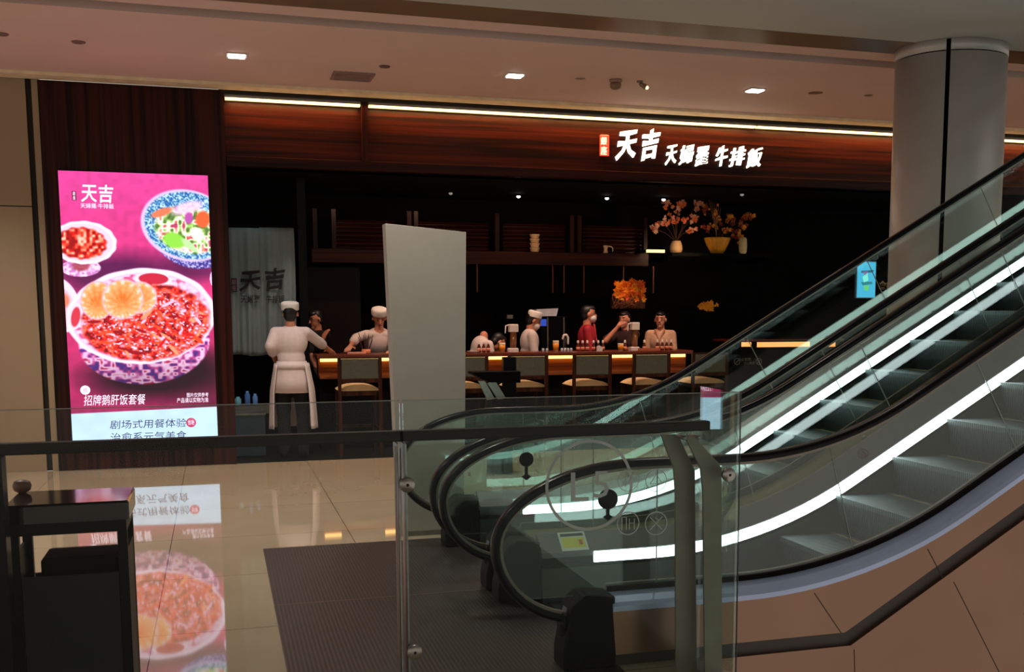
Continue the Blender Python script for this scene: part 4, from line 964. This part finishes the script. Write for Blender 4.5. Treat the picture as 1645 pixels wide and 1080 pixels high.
# orange ornament hanging on the back wall
OY = 13.95; p = at(1008, 470, OY)
og = thing('dried_ornament', 'glowing orange dried flower ornament over a woven brown basket on the back wall', 'ornament', (p.x, OY, p.z))
rr = random.Random(5); mb = MB()
for k in range(150):
    u = rr.uniform(-1, 1); c = at(1010+22*u, 463+rr.gauss(0, 6)+4*abs(u), OY); petals(mb, c+Vector((0, rr.uniform(-.06, .02), 0)), .045, 5, rr, rr.randrange(3))
mb.build('blossoms', [pm('flame_orange', (255, 130, 20), .6), pm('flame_deep', (226, 84, 14), .6), pm('flame_amber', (255, 168, 40), .6)], og)
mb = MB()
for k in range(70):
    a, b = at(983+rr.random()*52, 472+rr.random()*6, OY), at(983+rr.random()*52, 492+rr.random()*4, OY); m_ = (a+b)/2+Vector((rr.gauss(0, .04), -.05, rr.gauss(0, .02)))
    mb.tube([tuple(a), tuple(m_), tuple(b)], .0045, 5)
mb.build('twigs', pm('twig_brown', (130, 74, 44), .7), og)
a, b = at(984, 478, OY+.05), at(1036, 496, OY+.05); MB().box(a.x, b.x, OY+.04, OY+.12, b.z, a.z).build('basket', pm('basket_brown', (70, 30, 18), .8), og); MB().box(a.x+.1, b.x-.1, OY+.12, 14.75, b.z, a.z).build('bracket', M_black, og)
p = at(1137, 490, OY); t = thing('amber_ornament', 'small amber blossom ornament on the dark wall right of the counter', 'ornament', (p.x, OY, p.z))
mb = MB(); 
for k in range(30): petals(mb, at(1137+rr.gauss(0, 6), 491+rr.gauss(0, 3), OY), .04, 5, rr)
mb.build('blossoms', pm('flame_amber', (255, 168, 40), .6), t); MB().box(p.x-.06, p.x+.06, OY+.03, 14.75, p.z-.06, p.z-.03).build('bracket', M_black, t)
spot('amber_spot', (6.1, 13.5, 2.3), (6.28, 13.95, 1.5), 2, (1, .55, .2), 40)

# right side of the restaurant: glowing ledge, small signs, screen
a, b = at(1186, 550, 13.4), at(1341, 558, 13.4)
t = thing('lit_ledge', 'low dark counter with a thin orange light line, right part of the restaurant', 'counter', ((a.x+b.x)/2, 13.5, 0))
for (q0, q1) in [(1191, 1206), (1216, 1300), (1321, 1341)]:
    u, v_ = at(q0, 550, 13.4), at(q1, 557, 13.4); MB().box(u.x, v_.x, 13.385, 13.399, v_.z, u.z).build('light_strip', em('ember_strip', (255, 160, 90), 1.8), t)
MB().box(a.x-.15, b.x+.1, 13.4, 13.8, 0, a.z+.01).build('body', M_black, t)
MB().box(a.x-.17, b.x+.12, 13.36, 13.82, a.z+.01, a.z+.035).build('counter_top', pm('ledge_rust', (110, 34, 20), .4), t)
DY = 13.38
for (tx, x0_, x1_, y0_, y1_, nm, lab) in [('禁止吸烟', 1195-10, 1206, 575, 580, 'wall_lettering', 'small faint lettering beside the no smoking ring on the dark counter front'), ('小心地滑', 1193+2, 1212, 582-1, 586, 'wall_lettering', 'second line of faint lettering on the dark counter front')]:
    o = text_px(tx, x0_, y0_, x1_, y1_, DY-.0, depth=.003, mat=pm('faint_print', (110, 112, 110), .7), name=nm); tag(o, lab, 'lettering')
def small_ring(px, py, lab):
    p = at(px, py, DY); n = 24; v = []
    for yy in (-.003, 0):
        for r in (.045, .037):
            for i in range(n): an = 2*math.pi*i/n; v.append((p.x+r*math.cos(an), DY+yy, p.z+r*math.sin(an)))
    f = []
    for i in range(n): j = (i+1) % n; f += [(i, j, n+j, n+i), (2*n+i, 3*n+i, 3*n+j, 2*n+j), (i, 2*n+i, 2*n+j, j), (n+i, n+j, 3*n+j, 3*n+i)]
    mb = MB().add(v, f); mb.prism([(p.x-.027, p.z-.02), (p.x-.02, p.z-.027), (p.x+.027, p.z+.02), (p.x+.02, p.z+.027)], DY-.003, DY, 'y'); tag(mb.build('prohibition_ring', pm('faint_print', (110, 112, 110), .7)), lab, 'pictogram')
small_ring(1184, 581, 'faint prohibition ring left of the lettering on the dark counter'); small_ring(1219, 581, 'faint prohibition ring right of the lettering on the dark counter')
a, b = at(1378, 421, 13.4), at(1405, 478, 13.4)
t = thing('menu_screen', 'small bright cyan upright screen in the dark right part', 'screen', (a.x, 13.4, b.z))
MB().box(a.x-.01, b.x+.01, 13.4, 13.44, b.z-.01, a.z+.01).build('housing', pm('screen_rim', (150, 200, 230), .4), t)
MB().box(a.x, b.x, 13.395, 13.4, b.z, a.z).build('picture', em('cyan_glow', (70, 186, 226), 1.15), t)
u = lambda fx, fy: (a.x+(b.x-a.x)*fx, a.z+(b.z-a.z)*fy)
for (poly, m_, nm) in [([(.2, .25), (.9, .22), (.85, .29), (.2, .31)], em('cyan_dark', (40, 100, 130), 1), 'band'), ([(.25, .27), (.6, .25), (.45, .4)], em('cyan_rose', (150, 120, 170), 1), 'wedge'), ([(.28, .42), (.55, .30), (.6, .52), (.35, .58)], em('cyan_pale', (130, 240, 220), 1.2), 'shape'), ([(.2, .57), (.8, .55), (.85, .62), (.3, .66)], em('cyan_green', (40, 140, 150), 1), 'shape'), ([(.35, .66), (.65, .66), (.62, .8), (.4, .8)], em('cyan_lime', (110, 214, 120), 1.1), 'shape')]:
    MB().prism([u(*q) for q in poly], 13.392, 13.395, 'y').build(nm, m_, t)
MB().box((a.x+b.x)/2-.02, (a.x+b.x)/2+.02, 13.44, 14.75, b.z+.2, b.z+.24).build('arm', M_black, t)
o = text_px('倉金', 1412, 451, 1432, 465, 13.6, depth=.02, mat=pm('gold_letters', (190, 160, 120), .5, metal=.2), name='wall_letters', bold=.02); tag(o, 'two golden characters beside the cyan screen', 'lettering')
a, b = at(1387, 304, 13.6), at(1430, 311, 13.6); tag(MB().box(a.x, b.x, 13.6, 13.7, b.z, a.z+.0).build('ceiling_beam_light', pm('dim_beam', (90, 80, 70), .6)), 'dim grey bar under the dark ceiling left of the column', 'bar')
a, b = at(1184, 590, 13.2), at(1196, 604, 13.2)

# ------------------------------------------------------------------ things on the counter
CT = CZ+.001
def cxy(px, Y=13.0): return at(px, 556, Y).x
M_amber = pm('bottle_amber', (92, 34, 16), .15); M_capw = pm('cap_white', (226, 206, 196), .4); M_liq = pm('beer_gold', (230, 140, 30), .2)
sb = None
def sauce(x, y, lab, first=[None]):
    if first[0] is None:
        t = thing('sauce_bottle', lab, 'bottle', (x, y, CT), 'sauce bottles on the bar counter')
        MB().lathe([(.02, 0), (.022, .004), (.022, .06), (.012, .085), (.010, .10)], (x, y, CT), 14).build('body', M_amber, t)
        MB().lathe([(.013, .095), (.014, .10), (.012, .125), (.005, .13)], (x, y, CT), 12).build('cap', M_capw, t)
        MB().lathe([(.0226, .015), (.0226, .05)], (x, y, CT), 14).build('label', pm('label_rose', (230, 140, 110), .6), t); first[0] = t
    else: dup(first[0], (x, y, CT), lab)
pos = ['left', 'middle', 'right']
for (px, where) in [(777, 'right beside the pale totem edge'), (936, 'in front of the woman in red'), (961, 'at the elbow of the woman in red')]:
    for k in range(3): sauce(cxy(px+(k-1)*7.5), 13.0, '%s one of three sauce bottles %s' % (pos[k], where))
for k, (px, Y) in enumerate([(1004, 12.99), (1035, 13.0), (1056, 13.02), (1064, 13.0), (1071, 13.03), (1078, 13.0)]):
    sauce(cxy(px, Y), Y, ['lone small bottle left of the white dispenser by the pale jacket guest', 'small bottle just right of the white dispenser at that guest', 'first of the four close bottles at the right end of the counter', 'second of the four close bottles at the right end of the counter', 'third of the four close bottles at the right end of the counter', 'last of the four close bottles at the right end of the counter'][k])
def mug(px, lab, h=.11):
    x = cxy(px); t = thing('beer_glass', lab, 'glass', (x, 13.0, CT))
    MB().lathe([(.022, 0), (.03, .01), (.037, h*.8), (.037, h), (.033, h), (.028, .015)], (x, 13.0, CT), 18).build('glass', pm('tumbler', (214, 190, 160), .1), t)
    MB().lathe([(.0305, .012), (.0375, h*.75)], (x, 13.0, CT), 18).build('drink', M_liq, t)
mug(807, 'amber drink glass left of the tall white dispenser'); mug(893, 'amber drink glass before the dark cash register', .13); mug(997, 'amber glass between the woman in red and the pale jacket', .09)
def dispenser(px0, px1, ytop, lab, wide=True):
    x0, x1 = cxy(px0), cxy(px1); zt = at((px0+px1)/2, ytop, 13.0).z; t = thing('drink_dispenser', lab, 'dispenser', ((x0+x1)/2, 13.0, CT)); m = (x0+x1)/2
    MB().rbox(x0, x1, 12.96, 13.06, CT, CT+.045, .008).build('base', M_capw, t)
    MB().lathe([(.035, CT+.045-CT), (.038, .06), (.038, zt-CT-.09)], (m+.006, 13.01, CT), 18).build('tank', pm('tank_brown', (120, 74, 40), .12), t)
    MB().rbox(x0+.015, x1, 12.965, 13.055, zt-.09, zt, .008).build('top', M_capw, t)
    mb = MB(); mb.tube([(x0+.01, 12.99, zt-.01), (x0-.028, 12.99, zt-.02), (x0-.034, 12.99, zt-.10)], .008); mb.build('handle', M_capw, t)
dispenser(816, 832, 521, 'tall white drink dispenser left of the chef with the tilted cap')
dispenser(1012, 1026, 518, 'tall white dispenser left of the guest in the pale jacket')
x = cxy(912); t = thing('water_tap', 'curved white tap between the cash register and the woman in red', 'tap', (x, 13.1, CT))
MB().lathe([(.02, 0), (.02, .03), (.012, .04), (.012, .16)], (x, 13.1, CT), 14).build('stem', M_blackg, t)
mb = MB(); mb.tube([(x-.03, 13.1, CT+.15), (x-.02, 13.1, CT+.19), (x+.015, 13.1, CT+.195), (x+.035, 13.1, CT+.16), (x+.035, 13.1, CT+.09)], .013); mb.build('spout', M_capw, t)
# cash register behind the counter
rz = at(885, 548, 14.05).z; a, b = at(866, 506, 14.0), at(908, 560, 14.0)
t = thing('cash_register', 'dark cash register with a pale slanted top behind the counter', 'cash register', ((a.x+b.x)/2, 14.0, .9))
MB().rbox(a.x, b.x, 13.92, 14.2, .9, a.z-.02, .01).build('body', M_blackg, t)
u0, u1 = at(861, 496, 13.96), at(893, 508, 13.96); MB().prism([(u0.x, u1.z), (u1.x-.01, u1.z), (u1.x+.015, u0.z+.005), (u0.x-.01, u0.z-.01)], 13.9, 14.04, 'y').build('paper_tray', pm('tray_pale', (206, 206, 220), .5), t)
u0, u1 = at(867, 513, 13.91), at(878, 524, 13.91); MB().box(u0.x, u1.x, 13.912, 13.919, u1.z, u0.z).build('display', em('pos_blue', (40, 80, 190), .8), t)
for q in (880, 906): xx = at(q, 520, 13.9).x; MB().box(xx-.008, xx+.008, 13.9, 13.915, .92, a.z-.03).build('frame_bar', M_dsteel, t)
MB().box(a.x-.1, b.x+.1, 13.92, 14.3, 0, .899).build('stand', M_black, t)
a, b = at(815, 506, 13.9), at(824, 512, 13.9); t = thing('small_monitor', 'small dim monitor left of the tilted cap', 'monitor', (a.x, 13.9, b.z)); MB().box(a.x, b.x, 13.9, 13.95, b.z, a.z).build('case', M_dsteel, t); MB().box(a.x+.02, a.x+.05, 13.95, 14.75, b.z+.005, a.z-.005).build('arm', M_black, t)
# chopsticks and board in front of the leaning chef
x = cxy(588, 13.02); t = thing('chopstick_holder', 'holder of dark chopsticks in front of the leaning chef', 'holder', (x, 13.02, CT))
MB().lathe([(.045, 0), (.05, .005), (.05, .05), (.045, .05)], (x, 13.02, CT), 18).build('cup', pm('holder_terracotta', (220, 130, 90), .6), t)
rr = random.Random(2)
for k in range(11): dx, dy = rr.uniform(-.03, .03), rr.uniform(-.03, .03); MB().cap((x+dx, 13.02+dy, CT+.01), (x+dx*3.0, 13.02+dy*2, CT+.15+rr.random()*.12), .004, .003, 6).build('chopstick', pm('chopstick_brown', (74, 32, 24), .5), t)
x = cxy(570, 13.0); tag(MB().rbox(x-.09, x+.12, 12.95, 12.99, CT, CT+.022, .005).build('serving_board', pm('board_rose', (226, 150, 120), .6)), 'low pale serving board at the leaning chef hand', 'board')
x = cxy(756, 13.0); tag(MB().lathe([(.03, 0), (.07, .01), (.075, .016), (.03, .008)], (x+.03, 13.0, CT), 24).build('plate', M_capw), 'small white plate on the counter beside the pale totem', 'plate')
for k, px in enumerate((872, 878, 902, 907, 912, 917)):
    x = cxy(px, 12.96); o = MB().lathe([(.012, 0), (.015, .003), (.015, .035), (.012, .04)], (x, 12.945, CT), 10).build('shot_cup', pm('shot_white', (210, 210, 216), .3))
    tag(o, ['leftmost tiny white cup in front of the register', 'second tiny white cup in front of the register', 'first of four tiny cups by the white tap', 'second of four tiny cups by the white tap', 'third of four tiny cups by the white tap', 'last of four tiny cups by the white tap'][k], 'cup', 'tiny cups on the bar counter')
x = cxy(1040, 12.98); tag(MB().box(x-.13, x+.15, 12.93, 12.97, CT, CT+.03).build('napkin_tray', pm('tray_copper', (190, 100, 70), .5)), 'low copper tray before the guest in the pale jacket', 'tray')
x = cxy(963, 12.95); tag(MB().prism([(x-.035, CT), (x+.03, CT), (x+.04, CT+.04), (x, CT+.065), (x-.03, CT+.06)], 12.93, 12.96, 'y').build('folded_napkin', pm('napkin_white', (240, 220, 214), .8)), 'folded white napkin on the counter edge before the woman in red', 'napkin')

# lectern stand behind the glass, between totem and chairs
LY = 10.6
t = thing('menu_stand', 'black menu stand with a tilted tray and steel legs, right of the totem', 'stand', (at(800, 640, LY).x, LY, 0))
a, b = at(809, 574, LY), at(830, 640, LY); MB().rbox(a.x, b.x, LY, LY+.08, at(820, 664, LY).z, a.z, .006).build('upright', M_blackg, t)
a, b = at(755, 597, LY), at(830, 612, LY); MB().prism([(a.x, a.z), (b.x, a.z-.0), (b.x, b.z-.01), (a.x+.16, b.z), (a.x, a.z-.02)], LY-.15, LY+.1, 'y').build('tray', M_black, t)
for (q0, q1, q2, q3) in [((768, 612), (779, 612), (795, 641), (783, 643)), ((783, 616), (795, 611), (813, 640), (800, 642))]:
    MB().prism(pxpoly([q0, q1, q2, q3], LY-.05), LY-.05, LY-.03, 'y').build('steel_arm', M_steel, t)
MB().rbox(at(786, 690, LY).x, at(818, 690, LY).x, LY-.14, LY+.12, 0, at(800, 643, LY).z, .01).build('base', M_black, t)

# ------------------------------------------------------------------ people
def blob(prims, voxel=.011, smooth=4):
    mb = MB()
    for q in prims:
        if q[0] == 'c': mb.cap(q[1], q[2], q[3], q[4], 14)
        else: mb.ell(q[1], q[2], 16, 12, rot=q[3] if len(q) > 3 else None)
    me = bpy.data.meshes.new('tmp'); me.from_pydata(mb.v, [], mb.f); o = bpy.data.objects.new('tmp', me); C.objects.link(o)
    bm = bmesh.new(); bm.from_mesh(me); bmesh.ops.recalc_face_normals(bm, faces=bm.faces); bm.to_mesh(me); bm.free()
    m = o.modifiers.new('r', 'REMESH'); m.mode = 'VOXEL'; m.voxel_size = voxel; m.use_smooth_shade = True
    s_ = o.modifiers.new('s', 'SMOOTH'); s_.factor = .5; s_.iterations = smooth
    dg = bpy.context.evaluated_depsgraph_get(); out = bpy.data.meshes.new_from_object(o.evaluated_get(dg))
    r = MB(); r.add([v.co[:] for v in out.vertices], [tuple(p.vertices) for p in out.polygons], True)
    bpy.data.objects.remove(o); bpy.data.meshes.remove(out); return r
def hand(prims, wrist, d, side):
    """palm, four fingers and a thumb, slightly curled; d: direction of the hand"""
    d = Vector(d).normalized(); w_ = Vector(wrist); s_ = Vector(side).normalized(); n_ = d.cross(s_)
    prims.append(('c', w_, w_+d*.035, .024, .028)); palm = w_+d*.07
    for k in range(-1, 2): prims.append(('c', w_+d*.02+s_*k*.014, palm+s_*k*.022, .017, .013))
    for k, L in enumerate((.055, .068, .073, .064)):
        b0 = palm+s_*(.033-.022*k); b1 = b0+d*L*.5-n_*.004; b2 = b1+d*L*.45-n_*.018
        prims += [('c', b0-d*.01, b1, .0095, .0088), ('c', b1, b2, .0088, .0075)]
    b0 = w_+d*.03+s_*.026; b1 = b0+(d*.5+s_*.8).normalized()*.04; prims += [('c', b0, b1, .013, .011), ('c', b1, b1+(d*.9+s_*.2).normalized()*.032, .0105, .009)]
def person(label, base, facing, Hh=1.68, lean=(0, 0, 0), arms=None, top=M_white, hat=None, mask=False, apron=None, hair=True, head_shift=(0, 0, 0), head_tilt=0, sleeve=.55, lapel=None):
    fa = math.radians(facing); F = Vector((math.cos(fa), math.sin(fa), 0)); L = Vector((-F.y, F.x, 0)); U = Vector((0, 0, 1)); k = Hh/1.7
    B = Vector((base[0], base[1], 0)); ln = Vector(lean)
    pel = B+U*.92*k; wst = B+U*1.08*k+ln*.35; che = B+U*1.27*k+ln*.75; nck = B+U*1.43*k+ln
    hd = nck+U*.135*k+F*.02+Vector(head_shift)
    sh = {1: nck+L*.162*k-U*.06*k, -1: nck-L*.162*k-U*.06*k}
    arms = arms or {}
    A = {}
    for s_ in (1, -1):
        e, w_ = arms.get(s_, (sh[s_]-U*.27*k+F*.03+L*.03*s_, sh[s_]-U*.48*k+F*.14)); A[s_] = (Vector(e), Vector(w_))
    t = thing('person', label, 'person', tuple(B))
    rotz = Matrix.Rotation(fa-math.pi/2, 3, 'Z')
    P = [('e', pel, (.155*k, .11*k, .13*k), rotz), ('e', wst, (.135*k, .098*k, .14*k), rotz), ('e', che, (.165*k, .112*k, .17*k), rotz), ('c', nck-U*.05, nck+U*.06, .06*k, .052*k), ('c', sh[1], sh[-1], .06*k, .06*k)]
    for s_ in (1, -1):
        e, w_ = A[s_]; P += [('c', sh[s_], e, .052*k, .040*k), ('c', e, w_, .040*k, .026*k)]; hand(P, w_, w_-e, L*s_*-1)
        hip = pel+L*.09*s_-U*.04; kn = B+L*.10*s_+U*.48*k+F*.03; an = B+L*.10*s_+U*.09*k; to = B+L*.11*s_+F*.15+U*.03
        P += [('c', hip, kn, .085*k, .058*k), ('c', kn, an, .056*k, .038*k), ('c', an-U*.03, to, .042, .03)]
    tilt_ = Matrix.Rotation(math.radians(head_tilt), 3, L) @ rotz
    def hp(f_, l_, u_): return hd+(Matrix.Rotation(math.radians(head_tilt), 3, L) @ (F*f_+L*l_+U*u_))*k
    P += [('e', hp(-.005, 0, .03), (.074*k, .092*k, .092*k), tilt_), ('e', hp(.018, 0, -.035), (.056*k, .066*k, .075*k), tilt_), ('c', hp(.085, 0, .012), hp(.103, 0, -.018), .009, .013), ('c', hp(.068, 0, -.085), hp(.072, 0, -.09), .024, .02),
          ('c', hp(.0, .076, .012), hp(-.006, .080, -.02), .014, .010), ('c', hp(.0, -.076, .012), hp(-.006, -.080, -.02), .014, .010)]
    body = blob(P, .0095, 3)
    for s_ in (1, -1):
        body.ell(hp(.078, .03*s_, .018), (.009, .009, .006), 8, 6, mi=1); body.cap(hp(.084, .016*s_, .040), hp(.074, .046*s_, .040), .0045, .003, 6, mi=1)
    body.cap(hp(.086, .018, -.052), hp(.086, -.018, -.052), .006, .006, 6, mi=2)
    body.build('body', [M_skin, M_hair, pm('lips', (150, 76, 66), .5)], t)
    # clothing that follows the body
    Q = [('e', pel+U*.02, (.170*k, .125*k, .13*k), rotz), ('e', wst, (.150*k, .112*k, .15*k), rotz), ('e', che, (.180*k, .127*k, .18*k), rotz), ('c', sh[1], sh[-1], .062*k, .062*k)]
    if apron: skirt(t, B, F, L, U, k)
    for s_ in (1, -1):
        e, w_ = A[s_]; m_ = e+(w_-e)*sleeve*.6 if sleeve > .5 else sh[s_]+(e-sh[s_])*sleeve*1.8; Q += [('c', sh[s_], e, .061*k, .056*k)] if sleeve > .5 else [('c', sh[s_], m_, .070*k, .066*k)]
        if sleeve > .5: Q.append(('c', e, m_, .060*k, .056*k))
    blob(Q, .012, 4).build('jacket', top, t)
    R = [('e', pel-U*.04, (.163*k, .12*k, .12*k), rotz)]
    for s_ in (1, -1):
        hip = pel+L*.09*s_-U*.04; kn = B+L*.10*s_+U*.48*k+F*.03; an = B+L*.10*s_+U*.06*k
        R += [('c', hip, kn, .098*k, .076*k), ('c', kn, an+U*.03, .074*k, .064*k)]
    blob(R, .014, 3).build('trousers', M_trous, t)
    for s_ in (1, -1):
        an = B+L*.10*s_; blob([('c', an+U*.045-F*.03, an+F*.16+U*.04, .046, .038)], .01, 2).build('shoe', M_blackg, t)
    if hair:
        R = [('e', hp(-.026, 0, .042), (.080*k, .086*k, .086*k), tilt_), ('e', hp(-.045, 0, -.012), (.070*k, .058*k, .075*k), tilt_)]
        if not hat: R.append(('e', hp(.02, 0, .082), (.062*k, .07*k, .04*k), tilt_))
        blob(R, .008, 3).build('hair', M_hair, t)
    if hat:
        c0 = hp(-.01, 0, .075); ax = (hp(-.025, 0, .2)-c0).normalized(); r0 = .095*k; mb = MB(); n = 26; v = []; u_ = ax.orthogonal().normalized(); v2 = ax.cross(u_)
        for (r, h_) in [(r0*.97, -.03), (r0, -.02), (r0*1.02, .015), (r0*1.03, .035), (r0*.96, .05), (r0*.75, .06), (r0*.3, .056)]:
            for i in range(n): a_ = 2*math.pi*i/n; v.append(c0+ax*h_*k+u_*r*math.cos(a_)*(1+.01*math.sin(9*a_))+v2*r*math.sin(a_))
        f = [(q*n+i, q*n+(i+1) % n, q*n+n+(i+1) % n, q*n+n+i) for q in range(6) for i in range(n)]+[tuple(range(n-1, -1, -1)), tuple(range(6*n, 7*n))]
        mb.add(v, f, True); mb.build('cap', hat, t)
    if mask:
        blob([('e', hp(.045, 0, -.048), (.058*k, .062*k, .052*k), tilt_)], .007, 3).build('face_mask', pm('mask_white', (214, 206, 206), .8), t)
    if lapel:
        for s_ in (1, -1):
            a_ = nck+F*.09*k+L*.06*s_-U*.0; b_ = che+F*.125*k-L*.02*s_-U*.05
            MB().cap(a_, b_, .014, .012, 8).build('lapel', lapel, t)
    if apron:
        # tied behind: two hanging sides leave the trousers showing between them
        apron(t, B, F, L, U, k, pel, wst)
    return t
def skirt(t, B, F, L, U, k):
    n = 40; v = []; rows = [(1.06, .156, .116), (.98, .166, .124), (.86, .188, .142), (.72, .200, .150), (.72, .192, .142), (.86, .180, .134), (1.06, .146, .106)]
    for (h_, rx, ry) in rows:
        for i in range(n): an = 2*math.pi*i/n; q = 1+(.02*math.sin(7*an) if h_ < .9 else 0); v.append(tuple(B+F*ry*q*math.cos(an)+L*rx*q*math.sin(an)+U*h_*k))
    R_ = len(rows); f = [(q*n+i, q*n+(i+1) % n, q*n+n+(i+1) % n, q*n+n+i) for q in range(R_-1) for i in range(n)]+[((R_-1)*n+i, (R_-1)*n+(i+1) % n, (i+1) % n, i) for i in range(n)]
    MB().add(v, f, True).build('tunic_skirt', M_white, t)
def split_apron(t, B, F, L, U, k, pel, wst):
    n, m = 40, 16; v = []; a0, a1 = math.radians(-208), math.radians(28)
    for side in (0, .008):
        for j in range(m+1):
            w_ = j/m; z = 1.03-.70*w_
            for i in range(n+1):
                an = math.radians(-128+256*i/n); rx, ry = .174+.036*min(1, w_/.4)+.03*w_+side, .131+.03*min(1, w_/.4)+.03*w_+side; fl = 1+.04*math.sin(i*1.1)*w_
                p_ = B+F*(ry*math.cos(an)*fl)+L*(rx*math.sin(an)*fl)+U*z*k; v.append(tuple(p_))
    N = (n+1)*(m+1); f = []
    for j in range(m):
        for i in range(n): q = j*(n+1)+i; f += [(q, q+1, q+n+2, q+n+1), (N+q, N+q+n+1, N+q+n+2, N+q+1)]
    for i in range(n): f += [(i, N+i, N+i+1, i+1), (m*(n+1)+i, m*(n+1)+i+1, N+m*(n+1)+i+1, N+m*(n+1)+i)]
    for j in range(m): q = j*(n+1); f += [(q, q+n+1, N+q+n+1, N+q), (q+n, N+q+n, N+q+2*n+1, q+2*n+1)]
    MB().add(v, f, True).build('apron', M_white, t)
    mb = MB(); n = 30; v = []
    for (h_, g_) in ((.98, 1), (1.01, 1.02), (1.04, 1)):
        for i in range(n): an = 2*math.pi*i/n; v.append(tuple(B+F*(.135*g_*math.cos(an))+L*(.179*g_*math.sin(an))+U*h_*k))
    f = [(q*n+i, q*n+(i+1) % n, q*n+n+(i+1) % n, q*n+n+i) for q in range(2) for i in range(n)]+[tuple(range(n)), tuple(range(2*n, 3*n))]
    mb.add(v, f, True); mb.build('waist_tie', M_white, t)
V = Vector
# standing chef seen from behind
b0 = at(469, 600, 12.32)
person('person in white cap, tunic and apron seen from behind, reaching to the counter', (b0.x, 12.32), 82, 1.66,
       arms={-1: (at(511, 549, 12.45), at(528, 562, 12.72)), 1: (at(434, 556, 12.28), at(444, 583, 12.5))}, hat=M_cap, apron=split_apron, sleeve=.62)
# dark figure just right of that chef, hand at face
b0 = at(512, 560, 13.55)
person('person with dark hair and dark clothes, hand raised to the mouth, beside the standing chef', (b0.x, 13.65), -150, 1.58, top=M_trous,
       arms={1: (at(512, 562, 13.4), at(519, 545, 13.42)), -1: (at(500, 570, 13.5), at(507, 590, 13.4))}, sleeve=.5, head_tilt=12)
# chef leaning over the counter
b0 = at(606, 560, 13.72)
person('person in white cap and jacket leaning over the counter, half hidden by the pale totem', (b0.x, 13.72), -88, 1.66, lean=(0, -.20, -.06), hat=M_cap, head_tilt=26,
       arms={-1: (at(573, 543, 13.4), at(563, 556, 13.2)), 1: (at(634, 545, 13.4), at(630, 562, 13.2))}, sleeve=.8)
# bent back
b0 = at(757, 560, 13.6)
person('person in white bending away behind the counter, right of the pale totem', (b0.x, 13.6), 10, 1.60, lean=(.16, 0, -.14), head_shift=(.16, .02, -.16), head_tilt=40, sleeve=.6)
b0 = at(846, 560, 13.6)
person('person in tilted white cap and mask bowing to the right behind the counter', (b0.x, 13.6), -8, 1.62, lean=(.05, 0, -.05), hat=M_cap, mask=True, head_tilt=22, head_shift=(.02, 0, -.01), sleeve=.9)
b0 = at(943, 560, 13.65)
person('person in a red jacket and white mask facing right behind the counter', (b0.x, 13.65), -15, 1.64, top=pm('red_jacket', (170, 24, 40), .7), mask=True, lapel=pm('lapel_rose', (230, 90, 100), .7), sleeve=.9)
b0 = at(1061, 560, 13.65)
person('person with black hair in a pale wrapped jacket at the right end of the counter', (b0.x, 13.65), -120, 1.56, top=pm('jacket_beige', (206, 160, 130), .8), lapel=pm('lapel_tan', (180, 120, 96), .8), sleeve=.9)
b0 = at(1004, 560, 13.75)
person('person in dark clothes with one pale forearm raised, between the red and the pale jacket', (b0.x, 13.75), -140, 1.56, top=pm('maroon_cloth', (44, 14, 14), .9),
       arms={1: (at(1010, 556, 13.6), at(1014, 580, 13.5)), -1: (at(973, 548, 13.5), at(992, 526, 13.45))}, sleeve=.5)
